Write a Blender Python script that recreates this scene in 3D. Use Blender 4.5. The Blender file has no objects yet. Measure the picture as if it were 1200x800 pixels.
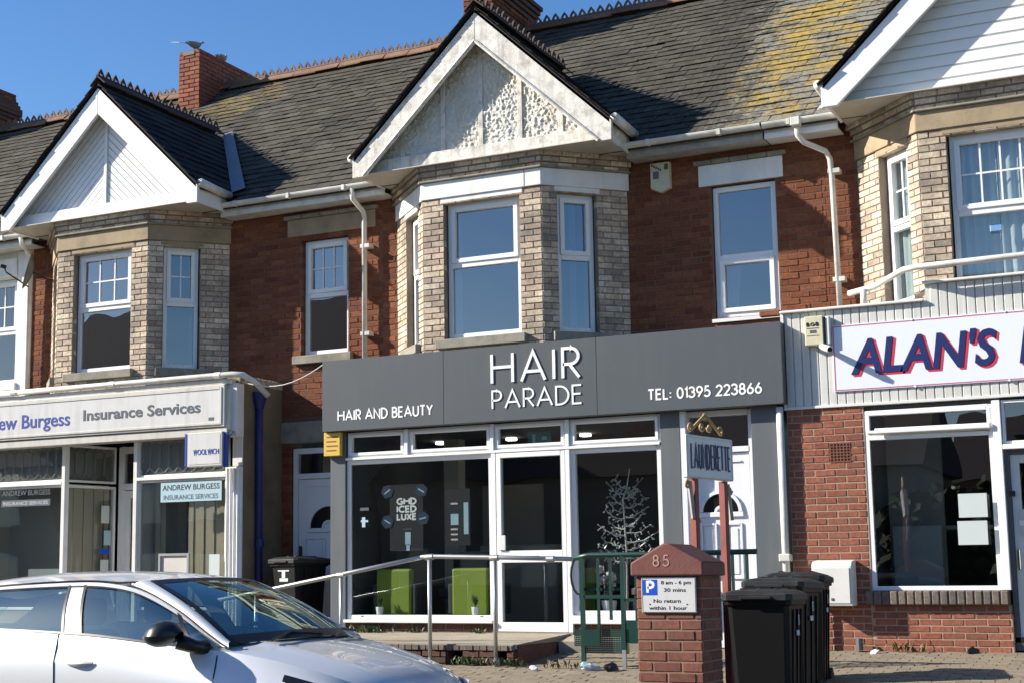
import bpy, bmesh, math, random
from math import sin, cos, pi, radians as RD, sqrt, atan2
from mathutils import Vector, Matrix, noise as MN
random.seed(7)
sc = bpy.context.scene
COL = sc.collection
# ------------------------------------------------------------------ camera
CAM = Vector((0, -16.9, 1.55))
YAW, PITCH, ROLL = RD(28.02), RD(8.28), RD(.42)
FPX, CX, CY = 1783.0, 483.0, 425.0
r_ = Vector((cos(YAW), sin(YAW), 0)); f_ = Vector((-sin(YAW)*cos(PITCH), cos(YAW)*cos(PITCH), sin(PITCH)))
d_ = -(r_.cross(f_))
cr_ = r_*cos(ROLL)+d_*sin(ROLL); cd_ = -r_*sin(ROLL)+d_*cos(ROLL)
cam = bpy.data.objects.new('camera', bpy.data.cameras.new('camera')); COL.objects.link(cam)
up_ = -cd_; bk = -f_
cam.matrix_world = Matrix(((cr_.x, up_.x, bk.x, CAM.x), (cr_.y, up_.y, bk.y, CAM.y), (cr_.z, up_.z, bk.z, CAM.z), (0, 0, 0, 1)))
cam.data.sensor_width = 36; cam.data.lens = FPX/1200*36
cam.data.shift_x = (600-CX)/1200; cam.data.shift_y = -(400-CY)/1200
cam.data.clip_end = 2000; cam.data.clip_start = .1
sc.camera = cam
def proj(p):
    q = Vector(p)-CAM; z = q.dot(f_)
    if z < .1: return None
    return CX+FPX*q.dot(cr_)/z, CY+FPX*q.dot(cd_)/z, z
def inview(p, m=12):
    q = proj(p); return q is not None and -m < q[0] < 1200+m and -m < q[1] < 800+m
# ------------------------------------------------------------------ light
SUN = Vector((-2.31, -1.0, 1.43)).normalized()
w = bpy.data.worlds.new('World'); sc.world = w; w.use_nodes = True
nt = w.node_tree; bg = nt.nodes['Background']
sky = nt.nodes.new('ShaderNodeTexSky'); sky.sky_type = 'NISHITA'; sky.sun_disc = False
sky.sun_elevation = math.asin(SUN.z); sky.sun_rotation = atan2(SUN.x, SUN.y)
sky.air_density = 1.0; sky.dust_density = .4; sky.ozone_density = 2.0
hs = nt.nodes.new('ShaderNodeHueSaturation'); hs.inputs['Saturation'].default_value = 1.3; hs.inputs['Hue'].default_value = .508
nt.links.new(sky.outputs[0], hs.inputs['Color']); nt.links.new(hs.outputs[0], bg.inputs[0]); bg.inputs[1].default_value = .087
sl = bpy.data.lights.new('sun', 'SUN'); sl.energy = 5.0; sl.angle = RD(.53); sl.color = (1, .93, .82)
so = bpy.data.objects.new('sun', sl); COL.objects.link(so); so.location = (-20, -20, 20)
so.rotation_euler = SUN.to_track_quat('Z', 'Y').to_euler()
sc.view_settings.view_transform = 'Standard'; sc.view_settings.look = 'None'
sc.view_settings.exposure = 1.0; sc.view_settings.gamma = 1
sc.render.engine = 'CYCLES'; sc.cycles.max_bounces = 6; sc.cycles.transparent_max_bounces = 16
# ------------------------------------------------------------------ materials
MATS = {}
def lin(c):
    return tuple(((x/255)/12.92 if x/255 <= .04045 else ((x/255+.055)/1.055)**2.4) for x in c)
def N(t, typ, **k):
    n = t.nodes.new(typ)
    for a, b in k.items(): setattr(n, a, b)
    return n
def mathn(t, op, a, b=None, c=None):
    n = N(t, 'ShaderNodeMath', operation=op)
    for i, v in enumerate((a, b, c)):
        if v is None: continue
        if isinstance(v, (int, float)): n.inputs[i].default_value = v
        else: t.links.new(v, n.inputs[i])
    return n.outputs[0]
def noise_n(t, vec, scale, detail=4, rough=.6):
    n = N(t, 'ShaderNodeTexNoise'); n.inputs['Scale'].default_value = scale; n.inputs['Detail'].default_value = detail
    n.inputs['Roughness'].default_value = rough; t.links.new(vec, n.inputs['Vector']); return n.outputs['Fac']
def ramp(t, fac, stops, interp='LINEAR'):
    n = N(t, 'ShaderNodeValToRGB'); cr = n.color_ramp; cr.interpolation = interp
    while len(cr.elements) < len(stops): cr.elements.new(.5)
    for e, (p, c) in zip(cr.elements, stops):
        e.position = p; e.color = (*c, 1) if len(c) == 3 else c
    t.links.new(fac, n.inputs[0]); return n.outputs[0]
def mixc(t, fac, a, b, mode='MIX'):
    n = N(t, 'ShaderNodeMix', data_type='RGBA', blend_type=mode)
    if isinstance(fac, (int, float)): n.inputs[0].default_value = fac
    else: t.links.new(fac, n.inputs[0])
    for i, v in ((6, a), (7, b)):
        if isinstance(v, tuple): n.inputs[i].default_value = (*v, 1) if len(v) == 3 else v
        else: t.links.new(v, n.inputs[i])
    return n.outputs[2]
def base(name):
    m = bpy.data.materials.new(name); m.use_nodes = True; t = m.node_tree
    p = t.nodes['Principled BSDF']; g = N(t, 'ShaderNodeNewGeometry')
    MATS[name] = m
    return m, t, p, g
def bump(t, p, h, dist=.004, st=.6):
    b = N(t, 'ShaderNodeBump'); b.inputs['Distance'].default_value = dist; b.inputs['Strength'].default_value = st
    t.links.new(h, b.inputs['Height']); t.links.new(b.outputs[0], p.inputs['Normal'])
def rnd(t, g):
    o = N(t, 'ShaderNodeObjectInfo')
    return mathn(t, 'FRACT', mathn(t, 'ADD', o.outputs['Random'], g.outputs['Random Per Island']))
def pm(name, col, rough=.6, metal=0, var=.12, vs=3, bs=0, bd=.003, rand=0, spec=.5, coat=0, dirt=None, ds=1.5, damt=.5):
    m, t, p, g = base(name)
    pos = g.outputs['Position']
    f = noise_n(t, pos, vs)
    c = mixc(t, f, tuple(x*(1-var) for x in col), tuple(min(1, x*(1+var)) for x in col))
    if rand:
        r = rnd(t, g); c = mixc(t, r, mixc(t, .999, c, tuple(x*(1-rand) for x in col)), c)
    if dirt:
        n2 = noise_n(t, pos, ds, 6, .7)
        c = mixc(t, mathn(t, 'MULTIPLY', ramp(t, n2, ((.45, (0, 0, 0)), (.72, (1, 1, 1)))), damt), c, dirt)
    t.links.new(c, p.inputs['Base Color'])
    p.inputs['Roughness'].default_value = rough; p.inputs['Metallic'].default_value = metal
    p.inputs['Specular IOR Level'].default_value = spec; p.inputs['Coat Weight'].default_value = coat
    p.inputs['Coat Roughness'].default_value = .03
    if bs: bump(t, p, noise_n(t, pos, bs, 5), bd)
    return m
def streaks(name, col2, amt=.35, sx=14):
    t = MATS[name].node_tree; p = t.nodes['Principled BSDF']; g = N(t, 'ShaderNodeNewGeometry'); mp = N(t, 'ShaderNodeMapping'); mp.inputs['Scale'].default_value = (sx, sx, .7)
    t.links.new(g.outputs['Position'], mp.inputs[0]); n = noise_n(t, mp.outputs[0], 1, 4, .6); n2 = noise_n(t, g.outputs['Position'], .8, 3)
    src = p.inputs['Base Color'].links[0].from_socket
    c = mixc(t, mathn(t, 'MULTIPLY', mathn(t, 'MULTIPLY', ramp(t, n, ((.48, (0, 0, 0)), (.72, (1, 1, 1)))), n2), amt*2), src, col2); t.links.new(c, p.inputs['Base Color'])
def brickmat(name, cols, stain, sscale=1.2, samt=.6, bs=90, bd=.003):
    m, t, p, g = base(name); pos = g.outputs['Position']
    r = rnd(t, g)
    n = len(cols); c = ramp(t, r, [(i/(n-1), x) for i, x in enumerate(cols)])
    f = noise_n(t, pos, 28, 5, .7)
    c = mixc(t, 1, c, ramp(t, f, ((.3, (.62, .62, .62)), (.7, (1.35, 1.35, 1.35)))), 'MULTIPLY')
    sn = noise_n(t, pos, sscale, 6, .65)
    c = mixc(t, mathn(t, 'MULTIPLY', ramp(t, sn, ((.42, (0, 0, 0)), (.68, (1, 1, 1)))), samt), c, stain)
    sp = noise_n(t, pos, 120, 2)
    c = mixc(t, ramp(t, sp, ((.62, (0, 0, 0)), (.7, (.5, .5, .5)))), c, stain)
    t.links.new(c, p.inputs['Base Color']); p.inputs['Roughness'].default_value = .88; p.inputs['Specular IOR Level'].default_value = .25
    bump(t, p, noise_n(t, pos, bs, 6, .7), bd, .8)
    return m
brickmat('red_brick', [(.15, .046, .022), (.19, .062, .028), (.22, .078, .034), (.17, .052, .025), (.26, .098, .046), (.13, .040, .022)], (.065, .027, .018), .9, .55)
brickmat('new_brick', [(.23, .080, .050), (.28, .098, .060), (.31, .115, .072), (.25, .088, .055), (.21, .074, .048)], (.17, .082, .058), 2, .5)
brickmat('pillar_brick', [(.18, .066, .045), (.22, .080, .052), (.26, .10, .068), (.20, .073, .050), (.16, .06, .044)], (.13, .075, .055), 2.5, .6)
brickmat('buff_brick', [(.50, .40, .29), (.68, .57, .42), (.60, .47, .36), (.38, .30, .23), (.72, .63, .49), (.57, .43, .33), (.30, .25, .20), (.64, .53, .38)], (.16, .14, .12), 2.2, .8)
brickmat('dark_brick', [(.10, .05, .04), (.13, .06, .045), (.09, .05, .045)], (.06, .05, .04), 2, .5)
brickmat('sill_brick', [(.16, .13, .11), (.20, .16, .13), (.13, .11, .10)], (.08, .07, .06), 2, .5)
pm('mortar_dark', (.15, .085, .058), .95, var=.3, vs=8, bs=60)
pm('mortar_mid', (.24, .15, .105), .95, var=.25, vs=8, bs=60)
pm('mortar_pale', (.36, .25, .18), .95, var=.2, vs=8, bs=60)
pm('mortar_bay', (.25, .20, .15), .95, var=.3, vs=6, bs=60)
def slatemat(name, cols, patch=None, lich=.25, allover=0, edge=None, PA=.8):
    m, t, p, g = base(name); pos = g.outputs['Position']
    c = ramp(t, rnd(t, g), [(i/(len(cols)-1), x) for i, x in enumerate(cols)])
    f = noise_n(t, pos, 9, 6, .7); c = mixc(t, 1, c, ramp(t, f, ((.3, (.42, .41, .38)), (.7, (.95, .92, .86)))), 'MULTIPLY')
    big = noise_n(t, pos, .7, 4); c = mixc(t, mathn(t, 'MULTIPLY', ramp(t, big, ((.4, (0, 0, 0)), (.7, (1, 1, 1)))), .35), c, (.14, .125, .10))
    sp = noise_n(t, pos, 14, 6, .75)
    c = mixc(t, mathn(t, 'MULTIPLY', ramp(t, sp, ((.60-allover*.14, (0, 0, 0)), (.70-allover*.10, (1, 1, 1)))), lich+allover*.5), c, (.34, .33, .29))
    if edge:      # pale crusty lichen that starts along a ragged line
        s = N(t, 'ShaderNodeSeparateXYZ'); t.links.new(pos, s.inputs[0])
        e_ = mathn(t, 'ADD', mathn(t, 'SUBTRACT', s.outputs[0], edge), mathn(t, 'MULTIPLY', s.outputs[1], .12))
        n4 = noise_n(t, pos, 4, 6, .8); e_ = mathn(t, 'ADD', mathn(t, 'MULTIPLY', mathn(t, 'MINIMUM', mathn(t, 'MAXIMUM', e_, -.6), .5), .30), n4)
        n5 = noise_n(t, pos, 18, 5, .8); e_ = mathn(t, 'ADD', e_, mathn(t, 'MULTIPLY', mathn(t, 'SUBTRACT', n5, .5), .6))
        c = mixc(t, mathn(t, 'MULTIPLY', ramp(t, e_, ((.52, (0, 0, 0)), (.66, (1, 1, 1)))), .62), c, (.27, .265, .225))
    if patch:
        px, py, r = patch
        s = N(t, 'ShaderNodeSeparateXYZ'); t.links.new(pos, s.inputs[0])
        dx = mathn(t, 'MULTIPLY', mathn(t, 'SUBTRACT', s.outputs[0], px), 1/r[0]); dy = mathn(t, 'MULTIPLY', mathn(t, 'SUBTRACT', s.outputs[1], py), 1/r[1])
        d = mathn(t, 'ADD', mathn(t, 'MULTIPLY', dx, dx), mathn(t, 'MULTIPLY', dy, dy))
        k = mathn(t, 'SUBTRACT', 1, d); k = mathn(t, 'MAXIMUM', k, 0)
        n3 = mathn(t, 'ADD', mathn(t, 'MULTIPLY', noise_n(t, pos, 2.6, 3, .6), .45), mathn(t, 'MULTIPLY', noise_n(t, pos, 15, 6, .85), .55))
        fac = ramp(t, mathn(t, 'ADD', n3, mathn(t, 'MULTIPLY', k, .10)), ((.55, (0, 0, 0)), (.62, (1, 1, 1))))
        fac = mathn(t, 'MULTIPLY', fac, mathn(t, 'MINIMUM', mathn(t, 'MULTIPLY', k, 2.5), PA))
        yc = ramp(t, noise_n(t, pos, 16, 4), ((.3, (.17, .14, .06)), (.6, (.40, .27, .05))))
        c = mixc(t, fac, c, yc)
    t.links.new(c, p.inputs['Base Color']); p.inputs['Roughness'].default_value = .85; p.inputs['Specular IOR Level'].default_value = .12
    bump(t, p, noise_n(t, pos, 40, 6, .7), .004, .8)
G1 = [(.062, .062, .055), (.095, .091, .078), (.078, .076, .068), (.13, .123, .106), (.070, .068, .060), (.105, .097, .08)]
slatemat('slate_left', G1, (-13.9, 3.3, (.9, .8)), .4, PA=.4)
slatemat('slate_centre', [(.060, .060, .053), (.080, .077, .066), (.070, .069, .060), (.11, .103, .088), (.065, .063, .055), (.088, .081, .067)], None, .35, .15, -4.75)
slatemat('slate_right', [(.070, .070, .062), (.095, .092, .080), (.08, .078, .070), (.12, .115, .10), (.075, .073, .066)], (-4.15, 1.7, (.95, 3.0)), .45, .3, -4.75, .85)
slatemat('slate_shaded', [(.030, .032, .036), (.042, .044, .048), (.036, .038, .042)], None, .06)  # gable slopes: slate darkened, their unlit look put into the colour
pm('roof_felt', (.03, .03, .032), .9)
pm('terracotta', (.20, .105, .068), .85, var=.35, vs=6, bs=50, dirt=(.30, .22, .08), ds=4, damt=.5, rand=.35)
pm('shaded_terracotta', (.075, .05, .04), .85, var=.35, vs=6, bs=50, rand=.3)  # gable ridge tiles: terracotta with their shade darkened into the colour
pm('upvc', (.78, .78, .77), .32, var=.04, vs=2)
pm('upvc_old', (.70, .70, .68), .4, var=.06, vs=3, dirt=(.45, .42, .36), ds=3, damt=.35)
pm('white_paint', (.76, .76, .74), .5, var=.05, vs=4, dirt=(.42, .40, .36), ds=2.5, damt=.3, bs=30, bd=.001)
pm('gutter_white', (.66, .65, .60), .4, var=.08, vs=5, dirt=(.25, .24, .18), ds=4, damt=.5)
pm('old_paint', (.72, .70, .64), .7, var=.1, vs=7, dirt=(.22, .19, .15), ds=7, damt=.85, bs=60, bd=.006)
pm('stucco', (.66, .65, .60), .8, var=.12, vs=5, dirt=(.50, .38, .22), ds=2.2, damt=.6, bs=45, bd=.01)
pm('soffit', (.50, .47, .40), .6, var=.08, dirt=(.25, .22, .16), ds=2)
pm('sandstone', (.34, .26, .16), .85, var=.2, vs=4, bs=40, dirt=(.14, .11, .08), ds=2.5, damt=.6)
pm('weathered_stone', (.27, .25, .20), .9, var=.25, vs=6, bs=40, dirt=(.10, .095, .08), ds=5, damt=.7)
pm('timber_grey', (.30, .28, .24), .8, var=.25, vs=10, bs=30, dirt=(.55, .54, .50), ds=3, damt=.6)
pm('lead', (.16, .18, .20), .45, .3, var=.2)
pm('fascia_grey', (.075, .085, .092), .42, var=.07, vs=1.5)
pm('fascia_grey_side', (.09, .10, .108), .5, var=.08, vs=2.0)
pm('grey_paint', (.095, .107, .117), .5, var=.08, vs=3)
pm('letter_white', (.82, .82, .80), .4, var=.02)
pm('sign_white', (.60, .60, .59), .35, var=.05, vs=2, dirt=(.50, .48, .42), ds=3, damt=.5)
pm('sign_pale', (.70, .73, .80), .3, var=.03, vs=2)
pm('sign_box', (.56, .54, .49), .4, var=.05, dirt=(.40, .36, .30), ds=3, damt=.45)
pm('navy', (.012, .020, .11), .4, var=.05)
pm('letter_blue', (.03, .06, .30), .4, var=.05)
pm('letter_grey', (.09, .10, .12), .4, var=.05)
pm('letter_black', (.006, .006, .007), .5, var=.05)
pm('letter_red', (.62, .03, .05), .4, var=.05)
pm('pink_line', (.50, .10, .22), .5)
pm('parking_blue', (.01, .08, .50), .35, var=.03)
pm('cladding', (.62, .62, .58), .42, var=.06, vs=3, dirt=(.40, .38, .33), ds=2, damt=.45, rand=.06)
pm('render_brown', (.19, .15, .10), .95, var=.22, vs=2, bs=35, dirt=(.08, .065, .045), ds=1.6, damt=.6)
pm('blue_pipe', (.010, .018, .12), .45)
pm('dark_plastic', (.005, .0052, .006), .5, var=.15, vs=6, spec=.22)
pm('lid_plastic', (.016, .0165, .018), .5, var=.3, vs=14, spec=.3, dirt=(.07, .068, .062), ds=5, damt=.45)
pm('black_plastic', (.010, .010, .011), .38, var=.1)
pm('galvanised', (.46, .47, .47), .38, .75, var=.2, vs=12)
pm('green_paint', (.005, .038, .029), .4, var=.15, vs=8)
pm('red_oxide', (.22, .05, .035), .6, var=.25, vs=8, dirt=(.10, .03, .02), ds=5)
pm('cap_red', (.15, .042, .033), .7, var=.25, vs=7, bs=50, dirt=(.13, .07, .05), ds=4, damt=.7)
pm('worn_number', (.40, .25, .20), .7, var=.3, vs=40)
pm('gold', (.36, .24, .11), .6, .2, var=.3, vs=20)
pm('concrete', (.30, .26, .20), .95, var=.25, vs=4, bs=40, dirt=(.16, .13, .09), ds=2.5, damt=.6)
pm('asphalt', (.055, .055, .056), .9, var=.3, vs=20, bs=120, bd=.006)
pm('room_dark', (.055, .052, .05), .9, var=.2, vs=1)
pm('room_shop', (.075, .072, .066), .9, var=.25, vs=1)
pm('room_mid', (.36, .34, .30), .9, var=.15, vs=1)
pm('room_floor', (.08, .065, .05), .5)
pm('lime', (.19, .27, .015), .6, var=.08)
pm('black_gloss', (.01, .01, .012), .15)
pm('blind_fabric', (.62, .54, .40), .8, var=.1)
pm('net_curtain', (.62, .70, .74), .8, var=.06)
pm('red_cloth', (.25, .03, .03), .8, var=.2)
pm('pale_cloth', (.55, .52, .48), .8, var=.2)
pm('paper', (.52, .57, .56), .6, var=.03)
pm('yellow_sign', (.62, .42, .06), .5, var=.08)
pm('door_white', (.74, .75, .77), .3, var=.03)
pm('alarm_cream', (.58, .54, .38), .45, var=.08, dirt=(.35, .30, .18), ds=12, damt=.3)
pm('box_white', (.66, .66, .62), .5, var=.05, dirt=(.40, .38, .32), ds=6, damt=.3)
pm('silver_wire', (.62, .62, .58), .35, .6)
pm('sign_teal', (.03, .22, .18), .5)
pm('pale_blue', (.35, .50, .56), .5)
pm('deep_blue', (.008, .03, .07), .5)
pm('leaf', (.07, .11, .03), .6, var=.4, vs=10, rand=.4)
pm('dry_leaf', (.16, .12, .04), .7, var=.4, vs=10, rand=.4)
pm('far_brick', (.30, .24, .19), .9, var=.2)
pm('far_roof', (.08, .06, .055), .9, var=.2)
pm('grass', (.05, .085, .02), .9, var=.3, vs=2)
pm('foliage', (.035, .055, .018), .9, var=.4, vs=2, rand=.5)
pm('earth', (.12, .10, .07), .95, var=.3)
pm('pigeon_grey', (.22, .23, .26), .7, var=.3, vs=30)
pm('rubber', (.02, .02, .02), .8)
pm('alloy', (.45, .46, .48), .3, .9)
pm('chrome', (.75, .76, .78), .12, 1)
pm('car_seat', (.05, .05, .055), .8)
pm('tyre_grime', (.03, .03, .03), .9)
# metallic silver-white car paint
m, t, p, g = base('car_paint'); p.inputs['Base Color'].default_value = (.58, .60, .62, 1); p.inputs['Metallic'].default_value = .22
p.inputs['Roughness'].default_value = .34; p.inputs['Coat Weight'].default_value = .9; p.inputs['Coat Roughness'].default_value = .04
f = noise_n(t, g.outputs['Position'], 900, 1); bump(t, p, f, .0004, .2)
# block paving
m, t, p, g = base('paver'); pos = g.outputs['Position']
c = ramp(t, rnd(t, g), [(0, (.17, .13, .095)), (.3, (.24, .19, .135)), (.6, (.20, .15, .11)), (.8, (.27, .22, .16)), (1, (.15, .12, .09))])
c = mixc(t, mathn(t, 'MULTIPLY', noise_n(t, pos, 2, 6, .7), .8), c, (.13, .115, .07))
c = mixc(t, ramp(t, noise_n(t, pos, 60, 3), ((.55, (0, 0, 0)), (.7, (.6, .6, .6)))), c, (.33, .29, .23))
t.links.new(c, p.inputs['Base Color']); p.inputs['Roughness'].default_value = .92; bump(t, p, noise_n(t, pos, 70, 5), .004, .8)
def glass(name, refl=.12, tint=(.55, .6, .6), ior=1.5, rough=.0, wav=.0, gc=(.95, .97, 1)):
    m = bpy.data.materials.new(name); m.use_nodes = True; t = m.node_tree; MATS[name] = m
    for n in list(t.nodes): t.nodes.remove(n)
    o = N(t, 'ShaderNodeOutputMaterial'); tr = N(t, 'ShaderNodeBsdfTransparent'); gl = N(t, 'ShaderNodeBsdfGlossy')
    tr.inputs[0].default_value = (*tint, 1); gl.inputs['Roughness'].default_value = rough; gl.inputs[0].default_value = (*gc, 1)
    fr = N(t, 'ShaderNodeFresnel'); fr.inputs[0].default_value = ior
    if wav:
        g = N(t, 'ShaderNodeNewGeometry'); b = N(t, 'ShaderNodeBump'); b.inputs['Distance'].default_value = wav; b.inputs['Strength'].default_value = .5
        t.links.new(noise_n(t, g.outputs['Position'], 1.3, 1), b.inputs['Height']); t.links.new(b.outputs[0], gl.inputs['Normal'])
    k = mathn(t, 'ADD', fr.outputs[0], refl); k = mathn(t, 'MINIMUM', k, 1); gb = N(t, 'ShaderNodeNewGeometry'); k = mathn(t, 'MULTIPLY', k, mathn(t, 'SUBTRACT', 1, gb.outputs['Backfacing']))
    mx = N(t, 'ShaderNodeMixShader'); t.links.new(k, mx.inputs[0]); t.links.new(tr.outputs[0], mx.inputs[1]); t.links.new(gl.outputs[0], mx.inputs[2])
    t.links.new(mx.outputs[0], o.inputs[0])
glass('glass_up', .19, (.60, .62, .64), wav=.006)
glass('glass_shop', .055, (.86, .88, .88), wav=.004)
glass('glass_plain', .12, (.80, .82, .81), wav=.004)
glass('glass_car', .26, (.62, .74, .70), gc=(.82, 1, .92), wav=.003)
streaks('fascia_grey', (.12, .125, .125), .16, 8); streaks('cladding', (.36, .34, .28), .35); streaks('sign_white', (.42, .40, .34), .45, 9); streaks('sign_box', (.36, .33, .26), .5, 9); streaks('grey_paint', (.14, .14, .135), .5, 8); streaks('old_paint', (.30, .27, .22), .5, 16); streaks('white_paint', (.48, .46, .40), .35, 8)
MT = lambda n: MATS[n]
# ------------------------------------------------------------------ object helpers
def off(o):
    v = Vector((0, 0, 0))
    while o is not None: v += o.location; o = o.parent
    return v
def tag(o, label=None, cat=None, group=None, kind=None):
    if label: o['label'] = label
    if cat: o['category'] = cat
    if group: o['group'] = group
    if kind: o['kind'] = kind
    return o
def thing(name, label, cat, loc, group=None, rz=0):
    o = bpy.data.objects.new(name, None); COL.objects.link(o); o.location = loc; o.rotation_euler = (0, 0, rz)
    o.empty_display_size = .2
    return tag(o, label, cat, group)
class Fr:
    """wall frame: u along the wall, d outwards, z up"""
    def __init__(s, x, y, dx=1, dy=0):
        l = sqrt(dx*dx+dy*dy); s.x, s.y, s.dx, s.dy = x, y, dx/l, dy/l
    def __call__(s, u, d, z): return Vector((s.x+s.dx*u+s.dy*d, s.y+s.dy*u-s.dx*d, z))
W0 = Fr(0, 0)            # the upper brick wall: u = X, d = towards the street
class MB:
    def __init__(s): s.v = []; s.f = []; s.sm = False
    def add(s, vs, fs):
        n = len(s.v); s.v += [Vector(a) for a in vs]; s.f += [tuple(n+i for i in f) for f in fs]; return s
    def box(s, x0, x1, y0, y1, z0, z1, fr=None):
        P = (lambda x, y, z: (x, y, z)) if fr is None else (lambda x, y, z: fr(x, y, z))
        vs = [P(x, y, z) for x in (x0, x1) for y in (y0, y1) for z in (z0, z1)]
        return s.add(vs, [(0, 1, 3, 2), (4, 6, 7, 5), (0, 4, 5, 1), (2, 3, 7, 6), (0, 2, 6, 4), (1, 5, 7, 3)])
    def tube(s, pts, r, n=8, cap=True):
        pts = [Vector(p) for p in pts]; k = len(s.v); prev = None
        for i, p in enumerate(pts):
            a = pts[max(0, i-1)]; b = pts[min(len(pts)-1, i+1)]; t = (b-a).normalized()
            if prev is None:
                q = Vector((0, 0, 1)) if abs(t.z) < .9 else Vector((1, 0, 0)); x = t.cross(q).normalized()
            else: x = (prev-t*prev.dot(t)).normalized()
            prev = x; y = t.cross(x); rr = r[i] if isinstance(r, (list, tuple)) else r
            for j in range(n):
                an = 2*pi*j/n; s.v.append(p+x*rr*cos(an)+y*rr*sin(an))
        for i in range(len(pts)-1):
            for j in range(n):
                a = k+i*n+j; b = k+i*n+(j+1) % n; s.f.append((a, b, b+n, a+n))
        if cap: s.f.append(tuple(k+j for j in range(n))[::-1]); s.f.append(tuple(k+(len(pts)-1)*n+j for j in range(n)))
        return s
    def prism(s, poly, P0, P1):
        """poly of 2d points; P0/P1 map (a,b) to 3d for the two ends"""
        n = len(poly); vs = [P0(*p) for p in poly]+[P1(*p) for p in poly]
        return s.add(vs, [tuple(range(n))[::-1], tuple(range(n, 2*n))]+[(i, (i+1) % n, n+(i+1) % n, n+i) for i in range(n)])
    def grid(s, rows):
        n = len(rows[0]); vs = [p for r in rows for p in r]
        return s.add(vs, [(i*n+j, i*n+j+1, (i+1)*n+j+1, (i+1)*n+j) for i in range(len(rows)-1) for j in range(n-1)])
    def build(s, name, mat, parent=None, smooth=False, local=False, bevel=0, recalc=True, kind=None, label=None):
        o_ = Vector((0, 0, 0)) if local else off(parent)
        me = bpy.data.meshes.new(name); me.from_pydata([tuple(v-o_) for v in s.v], [], s.f); me.materials.append(MT(mat))
        if recalc or bevel:
            bm = bmesh.new(); bm.from_mesh(me)
            if bevel:
                bmesh.ops.remove_doubles(bm, verts=bm.verts, dist=1e-5)
                es = [e for e in bm.edges if len(e.link_faces) == 2 and e.calc_face_angle(0) > .5]
                bmesh.ops.bevel(bm, geom=es, offset=bevel, segments=2 if bevel > .006 else 1, affect='EDGES', profile=.5)
            bmesh.ops.recalc_face_normals(bm, faces=bm.faces); bm.to_mesh(me); bm.free()
        if smooth:
            for pl in me.polygons: pl.use_smooth = True
        me.update()
        o = bpy.data.objects.new(name, me); COL.objects.link(o); o.parent = parent
        if kind: o['kind'] = kind
        if label: o['label'] = label
        return o
def bx(name, mat, parent, x0, x1, d0, d1, z0, z1, fr=W0, bevel=0, **k):
    return MB().box(x0, x1, d0, d1, z0, z1, fr).build(name, mat, parent, bevel=bevel, **k)
def struct(o): o['kind'] = 'structure'; return o
def cut(rects, h):
    out = []
    for (a, b, c, d) in rects:
        x0, x1, z0, z1 = h
        if x1 <= a or x0 >= b or z1 <= c or z0 >= d: out.append((a, b, c, d)); continue
        if c < z0: out.append((a, b, c, z0))
        if z1 < d: out.append((a, b, z1, d))
        lo, hi = max(c, z0), min(d, z1)
        if a < x0: out.append((a, x0, lo, hi))
        if x1 < b: out.append((x1, b, lo, hi))
    return out
BR = [(-.5, 0, -.5), (.5, 0, -.5), (.5, 0, .5), (-.5, 0, .5), (-.5, .9, -.5), (.5, .9, -.5), (.5, .9, .5), (-.5, .9, .5), (-.475, 1, -.44), (.475, 1, -.44), (.475, 1, .44), (-.475, 1, .44)]
BF = [(0, 1, 5, 4), (1, 2, 6, 5), (2, 3, 7, 6), (3, 0, 4, 7), (4, 5, 9, 8), (5, 6, 10, 9), (6, 7, 11, 10), (7, 4, 8, 11), (8, 9, 10, 11)]
_bm = {}
def brick_mesh(mat):
    if mat not in _bm:
        me = bpy.data.meshes.new('brick'); me.from_pydata([(x, -y, z) for x, y, z in BR], [], BF); me.materials.append(MT(mat))
        b = bmesh.new(); b.from_mesh(me); bmesh.ops.recalc_face_normals(b, faces=b.faces); b.to_mesh(me); b.free(); _bm[mat] = me
    return _bm[mat]
def lay_list(fr, u0, u1, z0, z1, holes=(), L=.225, H=.075, j=.009, dep=.09, proud=0, bond=.5, rough=.002):
    """stretcher courses as (frame, u, z, w, h, dep, d)"""
    out = []; n = max(1, round((z1-z0)/H)); h = (z1-z0)/n
    for i in range(n):
        a = z0+i*h; b = a+h; segs = [(u0, u1)]
        for (x0, x1, y0, y1) in holes:
            if min(b, y1)-max(a, y0) > h*.35:
                ns = []
                for (p, q) in segs:
                    if x1 <= p or x0 >= q: ns.append((p, q)); continue
                    if p < x0: ns.append((p, x0))
                    if x1 < q: ns.append((x1, q))
                segs = ns
        o_ = (L*bond if i % 2 else 0)
        for (p, q) in segs:
            k = math.floor((p-o_)/L); x = o_+k*L
            while x < q-1e-6:
                s, e = max(x, p), min(x+L, q)
                x += L
                if e-s < .035: continue
                out.append((fr, (s+e)/2, (a+b)/2, e-s-(j if (s > p+1e-6 or e < q-1e-6) else j*.5), h-j, dep, proud+random.uniform(-rough, rough)))
    return out
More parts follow.
